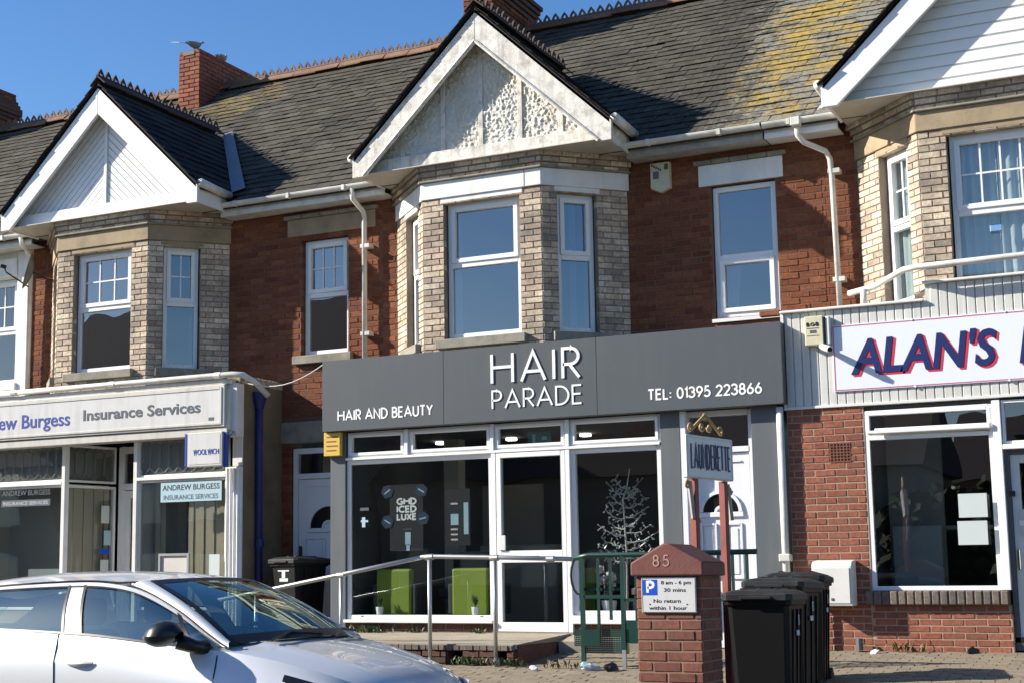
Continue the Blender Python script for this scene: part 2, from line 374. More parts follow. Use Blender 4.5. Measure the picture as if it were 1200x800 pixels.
def lay_build(items, mat, parent, name='brick', cap=300, stuff='brick_infill'):
    vis = []
    for it in items:
        fr, u, z, w_, h, dep, d = it
        p = fr(u, d, z); q = proj(p)
        vis.append((0 if inview(p, 4) else 1, q[2] if q else 1e9, it))
    vis.sort(key=lambda a: (a[0], a[1]))
    me = brick_mesh(mat); of = off(parent); rest = MB(); n = 0
    for k, zz, it in vis:
        fr, u, z, w_, h, dep, d = it
        if k == 0 and n < cap:
            n += 1
            o = bpy.data.objects.new(name, me); COL.objects.link(o); o.parent = parent
            o.location = fr(u, d-dep, z)-of; o.scale = (w_*random.uniform(.975, 1.01), dep, h*random.uniform(.95, 1.03)); o.rotation_euler = (0, random.uniform(-.012, .012), atan2(fr.dy, fr.dx)+random.uniform(-.006, .006))
        else:
            rest.add([fr(u+x*w_, d-dep+y*dep, z+zz2*h) for x, y, zz2 in BR], BF)
    if rest.v: rest.build(stuff, mat, parent, kind='stuff')
def wall(parent, name, fr, u0, u1, z0, z1, holes, mortar, thick=.28, back=.005, inset=.004):
    rs = [(u0, u1, z0, z1)]
    for h in holes: rs = cut(rs, (h[0]-inset, h[1]+inset, h[2]-inset, h[3]+inset))
    mb = MB()
    for (a, b, c, d) in rs: mb.box(a, b, -thick, -back, c, d, fr)
    return mb.build(name, mortar, parent)
# ---- windows
def ring(mb, fr, u0, u1, z0, z1, wd, d0, d1, b=None):
    b = b or wd
    mb.box(u0, u0+wd, d0, d1, z0, z1, fr); mb.box(u1-wd, u1, d0, d1, z0, z1, fr)
    mb.box(u0+wd, u1-wd, d0, d1, z1-wd, z1, fr); mb.box(u0+wd, u1-wd, d0, d1, z0, z0+b, fr)
def window(parent, fr, u0, u1, z0, z1, zm, d=-.10, mat='upvc', gl='glass_up', bars=None, topopen=True, botopen=False, fw=.055, curtain=None, name='window', stone=None, room=True):
    mb = MB(); ring(mb, fr, u0, u1, z0, z1, fw, d-.07, d, fw+.015)
    if zm: mb.box(u0+fw, u1-fw, d-.068, d+.003, zm-.035, zm+.035, fr)
    w_ = mb.build(name, mat, parent, bevel=.004)
    cells = [(z0+fw+.015, (zm-.035) if zm else z1-fw, botopen)]
    if zm: cells.append((zm+.035, z1-fw, topopen))
    for (a, b, op) in cells:
        s = 0
        if op:
            s = .045; m2 = MB(); ring(m2, fr, u0+fw-.01, u1-fw+.01, a-.008, b+.008, s+.01, d-.05, d+.018); m2.build('sash', mat, w_, bevel=.004)
        bx('pane', gl, w_, u0+fw+s-.004, u1-fw-s+.004, d-.040, d-.030, a+s-.004, b-s+.004, fr)
    if bars:
        nu, nz, which = bars
        a, b, op = cells[which]; s = .045 if op else 0
        ua, ub = u0+fw+s, u1-fw-s; a += s; b -= s
        for i in range(1, nu): u = ua+(ub-ua)*i/nu; bx('glazing_bar', mat, w_, u-.009, u+.009, d-.028, d-.018, a, b, fr)
        for i in range(1, nz): z = a+(b-a)*i/nz; bx('glazing_bar', mat, w_, ua, ub, d-.029, d-.019, z-.009, z+.009, fr)
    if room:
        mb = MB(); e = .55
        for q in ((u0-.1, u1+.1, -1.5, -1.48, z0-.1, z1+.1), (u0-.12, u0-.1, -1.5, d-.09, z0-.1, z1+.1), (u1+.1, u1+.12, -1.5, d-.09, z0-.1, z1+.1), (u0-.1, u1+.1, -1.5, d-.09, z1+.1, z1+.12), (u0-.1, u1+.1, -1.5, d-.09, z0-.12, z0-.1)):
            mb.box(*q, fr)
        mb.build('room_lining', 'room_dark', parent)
    if curtain:
        for (cm, a, b, c0, c1, t0) in curtain:      # drape spans a..b of the width, c0..c1 of the height; t0 = taper
            n = 28; rows = []
            for iz in range(9):
                fz = iz/8; z = z0+(z1-z0)*(c0+(c1-c0)*fz); row = []
                for i in range(n+1):
                    fu = i/n; aa, bb = a, b
                    if t0: bb = a+(b-a)*(1-t0*(1-fz)) if t0 > 0 else b; aa = b-(b-a)*(1+t0*(1-fz)) if t0 < 0 else a
                    u = u0+(u1-u0)*(aa+(bb-aa)*fu); row.append(fr(u, d-.10+.018*sin(fu*n*1.1+sin(fz*2)), z))
                rows.append(row)
            MB().grid(rows).build('curtain', cm, w_, smooth=True, recalc=False)
    if stone: bx('sill', stone, w_, u0-.11, u1+.09, d-.02, .07, z0-.115, z0-.004, fr, bevel=.008)
    return w_
# ---- stroke lettering
def arc(cx, cy, rx, ry, a0, a1, n=14): return [(cx+rx*cos(RD(a0+(a1-a0)*i/n)), cy+ry*sin(RD(a0+(a1-a0)*i/n))) for i in range(n+1)]
GL = {
'H': (.72, [[(0, 0), (0, 1)], [(.72, 0), (.72, 1)], [(0, .54), (.72, .54)]]),
'A': (.80, [[(0, 0), (.40, 1), (.80, 0)], [(.13, .32), (.67, .32)]]),
'I': (0.0, [[(0, 0), (0, 1)]]),
'R': (.52, [[(0, 0), (0, 1), (.25, 1)]+arc(.25, .73, .27, .27, 90, -90)+[(0, .46)], [(.22, .46), (.54, 0)]]),
'P': (.50, [[(0, 0), (0, 1), (.23, 1)]+arc(.23, .73, .27, .27, 90, -90)+[(0, .46)]]),
'D': (.66, [[(0, 0), (0, 1)]+arc(.18, .5, .48, .5, 90, -90)+[(0, 0)]]),
'E': (.46, [[(.46, 0), (0, 0), (0, 1), (.46, 1)], [(0, .53), (.42, .53)]]),
'N': (.66, [[(0, 0), (0, 1), (.66, 0), (.66, 1)]]),
'B': (.50, [[(0, 0), (0, 1), (.22, 1)]+arc(.22, .77, .24, .23, 90, -90)+[(0, .54)], [(0, .54), (.24, .54)]+arc(.24, .27, .27, .27, 90, -90)+[(0, 0)]]),
'U': (.58, [[(0, 1), (0, .29)]+arc(.29, .29, .29, .29, 180, 360)+[(.58, 1)]]),
'T': (.54, [[(.27, 0), (.27, 1)], [(0, 1), (.54, 1)]]),
'Y': (.62, [[(0, 1), (.31, .48), (.62, 1)], [(.31, .48), (.31, 0)]]),
'L': (.42, [[(0, 1), (0, 0), (.42, 0)]]),
':': (.02, [[(0, .08), (0, .2)], [(0, .5), (0, .62)]]),
'0': (.52, [arc(.26, .5, .26, .5, 0, 360, 24)]),
'1': (.16, [[(0, .8), (.16, 1), (.16, 0)]]),
'2': (.48, [arc(.24, .72, .24, .28, 170, -35)+[(0, 0), (.5, 0)]]),
'3': (.46, [arc(.20, .75, .24, .25, 160, -80)+[(.2, .52)], [(.2, .52)]+arc(.20, .27, .27, .27, 85, -165)]),
'5': (.46, [[(.42, 1), (.1, 1), (.03, .55)]+arc(.2, .31, .27, .31, 120, -150)]),
'6': (.50, [arc(.25, .29, .25, .29, 0, 360, 20), [(.38, 1), (.04, .43)]]),
'8': (.48, [arc(.24, .75, .2, .25, 0, 360, 18), arc(.24, .27, .25, .27, 0, 360, 18)]),
'9': (.50, [arc(.25, .71, .25, .29, 0, 360, 20), [(.12, 0), (.46, .57)]]),
'G': (.74, [arc(.42, .5, .42, .5, 50, 340)+[(.82, .46), (.46, .46)]]),
'C': (.68, [arc(.44, .5, .44, .5, 50, 310)]),
'X': (.60, [[(0, 0), (.6, 1)], [(0, 1), (.6, 0)]]),
'S': (.46, [arc(.23, .76, .2, .24, 30, 265)+arc(.23, .26, .24, .26, 90, -150)]),
'W': (.98, [[(0, 1), (.25, 0), (.49, 1), (.73, 0), (.98, 1)]]),
'O': (.92, [arc(.46, .5, .46, .5, 0, 360, 26)]),
}
def ribbon(mb, pts, wd, P, d0, d1):
    n = len(pts); Lf = []; Rt = []
    closed = (Vector(pts[0])-Vector(pts[-1])).length < 1e-6
    for i in range(n):
        p = Vector(pts[i])
        a = Vector(pts[i-1]) if i else (Vector(pts[-2]) if closed else None); b = Vector(pts[i+1]) if i < n-1 else (Vector(pts[1]) if closed else None)
        t1 = (p-a).normalized() if a is not None else None; t2 = (b-p).normalized() if b is not None else None
        if t1 is None: t1 = t2
        if t2 is None: t2 = t1
        n1 = Vector((-t1.y, t1.x)); n2 = Vector((-t2.y, t2.x)); m_ = n1+n2
        if m_.length < .2: m_ = n1
        m_.normalize(); k = wd/2/max(.45, m_.dot(n1)); Lf.append(p+m_*k); Rt.append(p-m_*k)
    vs = [P(q.x, q.y, d1) for q in Lf]+[P(q.x, q.y, d1) for q in Rt]+[P(q.x, q.y, d0) for q in Lf]+[P(q.x, q.y, d0) for q in Rt]
    fs = []
    for i in range(n-1): fs += [(i, i+1, n+i+1, n+i), (i, 2*n+i, 2*n+i+1, i+1), (n+i, n+i+1, 3*n+i+1, 3*n+i)]
    if not closed: fs += [(0, n, 3*n, 2*n), (n-1, 3*n-1, 4*n-1, 2*n-1)]
    mb.add(vs, fs)
def strokes(parent, s, fr, u0, u1, zb, h, wt, d, th, mat, name='letter', one=False, hv=0, shear=0):
    """lettering fitted between u0 and u1, cap height h, baseline zb"""
    gap = .26 if not hv else hv; tot = 0; adv = []
    for ch in s:
        if ch == ' ': adv.append(.42); tot += .42; continue
        a = GL[ch][0]+gap; adv.append(a); tot += a
    tot -= gap; sx = (u1-u0)/tot; x = 0; mb = MB()
    for ch, a in zip(s, adv):
        if ch != ' ':
            if not one: mb = MB()
            for k, st in enumerate(GL[ch][1]):
                pts = [(u0+(x+px)*sx+shear*py*h, zb+py*h) for px, py in st]
                ribbon(mb, pts, wt, lambda a_, b_, c_: fr(a_, c_, b_), d, d+th+k*.0006)
            if not one: mb.build(name, mat, parent, recalc=False)
        x += a
    if one: mb.build(name, mat, parent, recalc=False)
_font = None
def bfont(parent, s, P, size, mat, width=None, bold=0, shear=0, ext=.002, name='lettering', align='LEFT', split=False, merge=False):
    """P: function (x, y, depth)->world ; built-in font turned to mesh"""
    cu = bpy.data.curves.new('t', 'FONT'); cu.body = s; cu.size = size; cu.offset = bold; cu.shear = shear; cu.extrude = ext; cu.resolution_u = 3; cu.align_x = align
    o = bpy.data.objects.new('t', cu); COL.objects.link(o)
    dg = bpy.context.evaluated_depsgraph_get(); me = bpy.data.meshes.new_from_object(o.evaluated_get(dg))
    bpy.data.objects.remove(o); xs = [v.co.x for v in me.vertices]; k = 1
    if width and xs: k = width/(max(xs)-min(xs)) if align == 'LEFT' else k
    x0 = min(xs) if align == 'LEFT' else 0
    of = off(parent)
    if split:
        vs = [((v.co.x-x0)*k, v.co.y, v.co.z) for v in me.vertices]; par = list(range(len(vs)))
        def fd(a):
            while par[a] != a: par[a] = par[par[a]]; a = par[a]
            return a
        for e in me.edges: par[fd(e.vertices[0])] = fd(e.vertices[1])
        isl = {}
        for pl in me.polygons: isl.setdefault(fd(pl.vertices[0]), []).append(tuple(pl.vertices))
        G = [[min(vs[i][0] for f in fs for i in f), max(vs[i][0] for f in fs for i in f), fs] for fs in isl.values()]; G.sort(key=lambda g: g[0]); O_ = []
        for g in G:
            if merge and O_ and g[0] < O_[-1][1]-.3*(g[1]-g[0]): O_[-1][1] = max(O_[-1][1], g[1]); O_[-1][2] = O_[-1][2]+g[2]
            else: O_.append(g)
        for a, b, fs in O_:
            ix = sorted({i for f in fs for i in f}); mp = {i: n for n, i in enumerate(ix)}
            m2 = bpy.data.meshes.new('letter'); m2.from_pydata([tuple(P(*vs[i])-of) for i in ix], [], [tuple(mp[i] for i in f) for f in fs]); m2.materials.append(MT(mat))
            ob = bpy.data.objects.new('letter', m2); COL.objects.link(ob); ob.parent = parent
        return None
    for v in me.vertices: v.co = P((v.co.x-x0)*k, v.co.y, v.co.z)-of
    me.materials.append(MT(mat)); me.name = name
    ob = bpy.data.objects.new(name, me); COL.objects.link(ob); ob.parent = parent
    return ob
def onwall(fr, u, z, d): return lambda x, y, e: fr(u+x, d+e, z+y)
# ================================================================== SETTING
def gz(y):                     # forecourt height: rises from the kerb to the shops
    if y < -7.4: return .15
    return .27+(y+7.4)*(.585/6.5) if y < -.9 else .855
S = MB(); S.add([(-400, -400, .10), (400, -400, .10), (400, 400, .10), (-400, 400, .10)], [(0, 1, 2, 3)]); struct(S.build('ground', 'earth'))
S = MB(); S.add([(-120, -17.6, .15), (120, -17.6, .15), (120, -7.52, .15), (-120, -7.52, .15)], [(0, 1, 2, 3)]); struct(S.build('road', 'asphalt'))
S = MB(); S.box(-120, 120, -7.52, -7.40, .05, .275)
struct(S.build('kerb', 'concrete', bevel=.01))
S = MB(); S.add([(-120, -21, .28), (120, -21, .28), (120, -17.6, .28), (-120, -17.6, .28), (-120, -17.6, .1), (120, -17.6, .1)], [(0, 1, 2, 3), (3, 2, 5, 4)]); struct(S.build('far_pavement', 'concrete'))
S = MB(); S.add([(-150, -90, .3), (150, -90, .3), (150, -21, .3), (-150, -21, .3)], [(0, 1, 2, 3)]); struct(S.build('grass', 'grass'))
S = MB(); ys = [-7.4, -.9, .3]; S.grid([[(x, y, gz(y)-.012) for x in (-60, 30)] for y in ys]); fore = struct(S.build('forecourt', 'earth'))
# block paving, laid as running stretcher rows
items = []; y = -.93; row = 0
while y > -4.9:
    x = -8.6+(.1 if row % 2 else 0)
    while x < -.6:
        p = (x, y, gz(y)); q = proj(p)
        if q and q[0] > 380 and q[1] < 815 and not (x < -6.35 and y > -2.4): items.append((q[2], x, y))
        x += .204
    y -= .104; row += 1
items.sort(); me = bpy.data.meshes.new('paver')
me.from_pydata([(x*.199, y_*.099, z*.03) for x, y_, z in [(-.5, -.5, -1), (.5, -.5, -1), (.5, .5, -1), (-.5, .5, -1), (-.5, -.5, -.2), (.5, -.5, -.2), (.5, .5, -.2), (-.5, .5, -.2), (-.49, -.47, 0), (.49, -.47, 0), (.49, .47, 0), (-.49, .47, 0)]], [], BF); me.materials.append(MT('paver'))
rest = MB(); sl_ = .585/6.5
PV = [tuple(v.co) for v in me.vertices]
for i, (zz, x, y) in enumerate(items):
    hz = gz(y)+random.uniform(-.003, .003)
    if i < 300:
        o = bpy.data.objects.new('paver', me); COL.objects.link(o); o.parent = fore; o.location = (x, y, hz); o.rotation_euler = (math.atan(sl_)+random.uniform(-.02, .02), random.uniform(-.02, .02), random.uniform(-.015, .015))
    else:
        a = random.uniform(-.02, .02); rest.add([(x+vx, y+vy, hz+vz+vy*sl_+vx*a) for vx, vy, vz in PV], BF)
if rest.v: rest.build('paver_infill', 'paver', fore, kind='stuff')
# ================================================================== HOUSE KIT
TAN = .764; RA = math.atan(TAN); EY, EZ = -.35, 6.66; RY = 4.1; RZ = EZ+TAN*(RY-EY)
GZ, GS = 8.44, .965            # gable ridge height and slope
SL = [(-.5, 0, 0), (.5, 0, 0), (.5, 1, 0), (-.5, 1, 0), (-.5, 0, 1), (.5, 0, 1), (.5, 1, .2), (-.5, 1, .2)]
SF = [(3, 2, 1, 0), (0, 1, 5, 4), (1, 2, 6, 5), (2, 3, 7, 6), (3, 0, 4, 7), (4, 5, 6, 7)]
_sm = {}
def slate_mesh(mat):
    if mat not in _sm:
        me = bpy.data.meshes.new('slate'); me.from_pydata(SL, [], SF); me.materials.append(MT(mat)); _sm[mat] = me
    return _sm[mat]
def slates(parent, org, U, V, urange, vmax, mat, skip=None, cap=300, sw=.255, ex=.195):
    Nn = U.cross(V); its = []; v = 0; r = 0; vt = vmax
    while v < vmax-.05:
        a, b = urange(v+ex*.5); x = a+(random.random() if False else (.5 if r % 2 else 0))*sw-sw
        while x < b:
            s, e = max(x, a), min(x+sw, b); x += sw
            if e-s < .04: continue
            p = org+U*((s+e)/2)+V*v
            if skip and skip(p): continue
            its.append((p, e-s-.005, min(ex+.06, vt-v)))
        v += ex; r += 1
    vis = []
    for p, w_, ln in its:
        q = proj(p); vis.append((0 if inview(p, 8) else 1, q[2] if q else 1e9, p, w_, ln))
    vis.sort(key=lambda a: (a[0], a[1])); me = slate_mesh(mat); of = off(parent); rest = MB(); n = 0
    for k, zz, p, w_, ln in vis:
        th = random.uniform(.006, .013); tw = random.gauss(0, .018); lift = random.uniform(.006, .012)
        c, s = cos(tw), sin(tw); u2 = U*c+V*s; v2 = V*c-U*s; v3 = (v2-Nn*(.045+random.uniform(-.02, .02))).normalized(); n3 = u2.cross(v3)
        slip = random.random() < .02
        q = p+Nn*(lift+.012)+V*(random.gauss(0, .005)-(random.uniform(.02, .06) if slip else 0))
        M = Matrix(((u2.x*w_, v3.x*ln, n3.x*th, q.x), (u2.y*w_, v3.y*ln, n3.y*th, q.y), (u2.z*w_, v3.z*ln, n3.z*th, q.z), (0, 0, 0, 1)))
        if k == 0 and n < cap:
            n += 1; o = bpy.data.objects.new('slate', me); COL.objects.link(o); o.parent = parent
            o.matrix_basis = Matrix.Translation(-of) @ M
        else: rest.add([M @ Vector(a) for a in SL], SF)
    if rest.v: rest.build('slate_infill', mat, parent, kind='stuff', recalc=False)
_rt = {}
def ridge_mesh(mat):
    if mat in _rt: return _rt[mat]
    mb = MB(); Lh = .225; s = .13
    for sg in (1, -1):
        mb.add([(-Lh, 0, .02), (Lh, 0, .02), (Lh, sg*s, -s*.75), (-Lh, sg*s, -s*.75), (-Lh, 0, .0), (Lh, 0, 0), (Lh, sg*s, -s*.75-.02), (-Lh, sg*s, -s*.75-.02)], [(0, 1, 2, 3), (7, 6, 5, 4), (0, 3, 7, 4), (1, 5, 6, 2), (3, 2, 6, 7)])
    mb.tube([(-Lh, 0, .012), (Lh, 0, .012)], .022, 6)
    for k in range(3):
        x0 = -Lh+.15*k+.008; w_ = .134
        out = [(x0, .02), (x0+.012, .06), (x0+.035, .095), (x0+w_/2, .135), (x0+w_-.035, .095), (x0+w_-.012, .06), (x0+w_, .02)]
        inn = [(x0+.05, .03), (x0+.044, .055), (x0+.054, .075), (x0+w_/2, .088), (x0+w_-.054, .075), (x0+w_-.044, .055), (x0+w_-.05, .03)]
        n = 7; vs = [(a, y, b) for y in (-.013, .013) for a, b in out+inn]; fs = []
        for i in range(n-1):
            fs += [(i, i+1, n+i+1, n+i), (2*n+i, 3*n+i, 3*n+i+1, 2*n+i+1), (i, 2*n+i, 2*n+i+1, i+1), (n+i, n+i+1, 3*n+i+1, 3*n+i)]
        mb.add(vs, fs)
    o = mb.build('ridge_tile', mat, None, local=True); me = o.data; bpy.data.objects.remove(o); _rt[mat] = me
    return me
def ridge(parent, a, b, mat):
    a, b = Vector(a), Vector(b); Ln = (b-a).length; n = max(1, round(Ln/.45)); dr = (b-a)/n; ang = atan2(dr.y, dr.x); me = ridge_mesh(mat); of = off(parent)
    for i in range(n):
        o = bpy.data.objects.new('ridge_tile', me); COL.objects.link(o); o.parent = parent
        o.location = a+dr*(i+.5)-of+Vector((0, 0, random.uniform(-.008, .008))); o.rotation_euler = (random.gauss(0, .03), random.gauss(0, .012), ang); o.scale = (dr.length/.45*.995, 1, 1)
def chimney(parent, x0, x1, y0, y1, z0, z1, steps=0, mat='red_brick'):
    sh = bx('chimney', 'mortar_dark', parent, x0+.012, x1-.012, -y1+.012, -y0-.012, z0, z1-.01)
    f1 = Fr(x0, y0); f2 = Fr(x1, y0, 0, 1); f3 = Fr(x0, y1, 0, -1)
    it = lay_list(f1, 0, x1-x0, z0, z1)+lay_list(f2, 0, y1-y0, z0, z1)+lay_list(f3, 0, y1-y0, z0, z1)
    lay_build(it, mat, sh, cap=120)
    for k in range(steps):
        e = .03*(k+1) if k < 3 else .03*(6-k); zz = z1-.075*(steps-k)
        bx('chimney_course', 'dark_brick', sh, x0-e, x1+e, -y1-e, -y0+e, zz, zz+.07, bevel=.006)
    return sh
def main_roof(parent, x0, x1, gc, mat, hw=1.73):
    v = Vector((0, cos(RA), sin(RA)))
    mb = MB(); a = (EY, EZ); b = (RY, RZ)
    mb.add([(x0, a[0], a[1]-.02), (x1, a[0], a[1]-.02), (x1, b[0], b[1]-.02), (x0, b[0], b[1]-.02), (x0, a[0], a[1]-.08), (x1, a[0], a[1]-.08), (x1, b[0], b[1]-.08), (x0, b[0], b[1]-.08), (x1, 8.4, EZ-.1), (x0, 8.4, EZ-.1)],
           [(0, 1, 2, 3), (7, 6, 5, 4), (0, 4, 5, 1), (3, 2, 8, 9)])
    rf = mb.build('roof', 'roof_felt', parent)
    def skip(p):
        if gc is None: return False
        d = abs(p.x-gc)
        return d < hw and p.z+.10 < GZ-GS*d
    slates(rf, Vector((x0, EY, EZ)), Vector((1, 0, 0)), v, lambda q: (0, x1-x0), (RY-EY)/cos(RA)-.1, mat, skip)
    ridge(rf, (x0, RY, RZ+.10), (x1, RY, RZ+.10), 'terracotta')
    return rf
def gable(parent, gc, style, half=1.69, slope_mat='slate_shaded', barge='upvc'):
    yf = -1.0
    g = MB()   # roof deck of the gable, two slopes running back into the main roof
    zE = GZ-GS*half
    ym = lambda z: (z-EZ)/TAN+EY
    for sg in (-1, 1):
        X = gc+sg*half
        top = [(gc, yf, GZ), (X, yf, zE), (X, ym(zE), zE), (gc, ym(GZ), GZ)]
        g.add(top+[(a, b, c-.06) for a, b, c in top], [(0, 1, 2, 3), (7, 6, 5, 4), (0, 4, 5, 1), (1, 5, 6, 2)])
    gr = g.build('gable_roof', 'roof_felt', parent)
    th = math.atan(GS); L_ = half*1.02/cos(th)-.02
    for sg in (1, -1):
        org = Vector((gc+sg*half*1.02, 0, GZ-GS*half*1.02)); V = Vector((-sg*cos(th), 0, sin(th))); U = Vector((0, sg, 0))
        def ur(v, sg=sg):
            z = zE+v*sin(th); a, b = yf-.05, ym(z)
            return (a, b) if sg > 0 else (-b, -a)
        slates(gr, org, U, V, ur, L_*1.0, slope_mat, None, cap=150 if sg > 0 else 0)
    ridge(gr, (gc, yf-.03, GZ+.10), (gc, ym(GZ)-.12, GZ+.10), 'shaded_terracotta')
    # lead valley on the right-hand side
    mb = MB(); a = Vector((gc, ym(GZ), GZ)); b = Vector((gc+half, ym(zE), zE)); o_ = Vector((.02, -.03, .05))
    if style != 'worn':
        mb.add([a+o_, b+o_+Vector((-.02, 0, 0)), b+o_+Vector((.17, .05, .055)), a+o_+Vector((.15, .05, .05))], [(0, 1, 2, 3)]); mb.build('valley_flashing', 'lead', gr, recalc=False)
    # barge boards
    bw = .30 if style != 'right' else .34
    for sg in (-1, 1):
        v = bw/cos(th); e = .06
        X0, X1 = gc, gc+sg*(half+.02)
        z0, z1 = GZ-.01, GZ-GS*(half+.02)-.01
        poly = [(X0, z0), (X1, z1), (X1, z1-.20), (X1-sg*.15, z1-.20), (X1-sg*.20, z1-v+GS*.20+.0), (X0, z0-v)]
        poly = [(X0, z0), (X1, z1), (X1, z1-.235), (X1-sg*.16, z1-.235+.0), (X0, z0-v)]
        mb = MB().prism(poly, lambda a_, b_: Vector((a_, yf, b_)), lambda a_, b_: Vector((a_, yf+.05, b_)))
        mb.build('bargeboard', barge, parent, bevel=.006)
        if style == 'worn':     # moulded lower edge under the boards
            mb = MB().tube([(X0, yf-.005, z0-v+.01), (X1-sg*.16, yf-.005, z1-.225)], .022, 6); mb.build('barge_moulding', 'old_paint', parent)
        # verge: underside between board and panel
        mb = MB(); mb.add([(X0, yf+.05, z0-.06), (X1, yf+.05, z1-.06), (X1, yf+.22, z1-.06), (X0, yf+.22, z0-.06)], [(0, 1, 2, 3)]); mb.build('verge_soffit', barge, parent, recalc=False)
    # tie beam, panel plane at -.82
    py = -.80; zb = 6.60; hb = .17 if style != 'right' else 0
    if hb: bx('tie_beam', barge, parent, gc-half+.16, gc+half-.10, -py, -py+.055, zb, zb+hb, bevel=.006)
    # infill panel
    zt = zb+hb; htop = GZ-.10
    def halfw(z): return max(.0, (GZ-.09-z)/GS)
    mb = MB().prism([(gc-halfw(zt), zt), (gc+halfw(zt), zt), (gc, GZ-.09)], lambda a_, b_: Vector((a_, py+.06, b_)), lambda a_, b_: Vector((a_, py+.035, b_)))
    pn = mb.build('gable_panel', 'old_paint' if style == 'worn' else 'upvc', parent)
    if style == 'worn':
        rows = []; n = 230; m_ = 150
        for j in range(m_+1):
            z = zt+(GZ-.12-zt)*j/m_; hw = halfw(z); row = []
            for i in range(n+1):
                x = gc-hw+2*hw*i/n
                a = MN.noise(Vector((x*26, z*20, 3))); b = MN.noise(Vector((x*60, z*52, 9))); c = MN.noise(Vector((x*3, z*3, 1)))
                row.append((x, py+.012-.022*max(-.2, a)-.016*b-.012*c, z))
            rows.append(row)
        MB().grid(rows).build('stucco', 'stucco', pn, recalc=False, smooth=True)
        for i, dx in enumerate((-1.18, -.62, -.11, .41, .93)):
            x = gc+dx+.08; zz = GZ-.15-GS*abs(dx+.08)
            if zz-zt > .05: bx('batten', 'old_paint', parent, x-.03, x+.03, -py-.02, -py+.004+.006*(i % 2), zt+.002, zz, bevel=.004)
    elif style == 'chevron':
        bx('cover_strip', 'upvc', parent, gc-.022, gc+.022, -py-.02, -py+.010, zt+.004, GZ-.16)
        for sg in (-1, 1):
            k = 0; s0 = .09
            while k < 26:
                # boards parallel to the opposite rake: lines z = zt + GS*(|x| ) - c
                c0, c1 = k*s0*1.2, (k+1)*s0*1.2-.016; k += 1
                def clipband(c0, c1):
                    P = [(0.026, .0), (1.9, 0), (1.9, 3), (.026, 3)]
                    H = [(lambda x, z: z-0.004), (lambda x, z: (GZ-.11-zt)-GS*x-z), (lambda x, z: (z+GS*x)-c0), (lambda x, z: c1-(z+GS*x))]
                    for h in H:
                        Q = []
                        for i in range(len(P)):
                            a_, b_ = P[i], P[(i+1) % len(P)]; ha, hb_ = h(*a_), h(*b_)
                            if ha >= 0: Q.append(a_)
                            if (ha >= 0) != (hb_ >= 0): t_ = ha/(ha-hb_); Q.append((a_[0]+(b_[0]-a_[0])*t_, a_[1]+(b_[1]-a_[1])*t_))
                        P = Q
                        if len(P) < 3: return None
                    return P
                P = clipband(c0, c1)
                if not P: continue
                MB().prism([(gc+sg*x, zt+z) for x, z in P], lambda a_, b_: Vector((a_, py+.034, b_)), lambda a_, b_: Vector((a_, py+.016, b_))).build('cladding_board', 'upvc', pn)
    else:
        z = zt+.01; k = 0
        while z < GZ-.3:
            z2 = min(z+.118, GZ-.12); a0, a1 = halfw(z), halfw(z2)
            MB().prism([(gc-a0, z), (gc+a0, z), (gc+a1, z2-.012), (gc-a1, z2-.012)], lambda a_, b_: Vector((a_, py+.034, b_)), lambda a_, b_: Vector((a_, py+.016, b_))).build('cladding_board', 'upvc', pn); z += .13
    # eaves box on both sides: fascia, gutter and the flat soffit
    for sg in (-1, 1):
        X = gc+sg*(half-.02)
        bx('eaves_fascia', barge, parent, min(X, X-sg*.03), max(X, X-sg*.03), .28, 1.0-.052, 6.565, zE-.0+.02 if sg > 0 else zE)
        gx = gc+sg*(half+.05)
        mb = MB().tube([(gx, yf+.02, zE+.0), (gx, EY+.05, zE-.03)], .055, 10); mb.build('gutter', 'gutter_white', parent, smooth=True)
    mb = MB(); mb.add([(gc-half+.04, yf+.06, 6.590), (gc+half-.04, yf+.06, 6.590), (gc+half-.04, 0, 6.590), (gc-half+.04, 0, 6.590), (gc-half+.04, yf+.06, 6.60), (gc+half-.04, yf+.06, 6.60), (gc+half-.04, 0, 6.60), (gc-half+.04, 0, 6.60)], [(0, 1, 2, 3), (7, 6, 5, 4), (0, 4, 5, 1), (1, 5, 6, 2), (2, 6, 7, 3), (3, 7, 4, 0)])
    mb.build('soffit', 'soffit', parent)
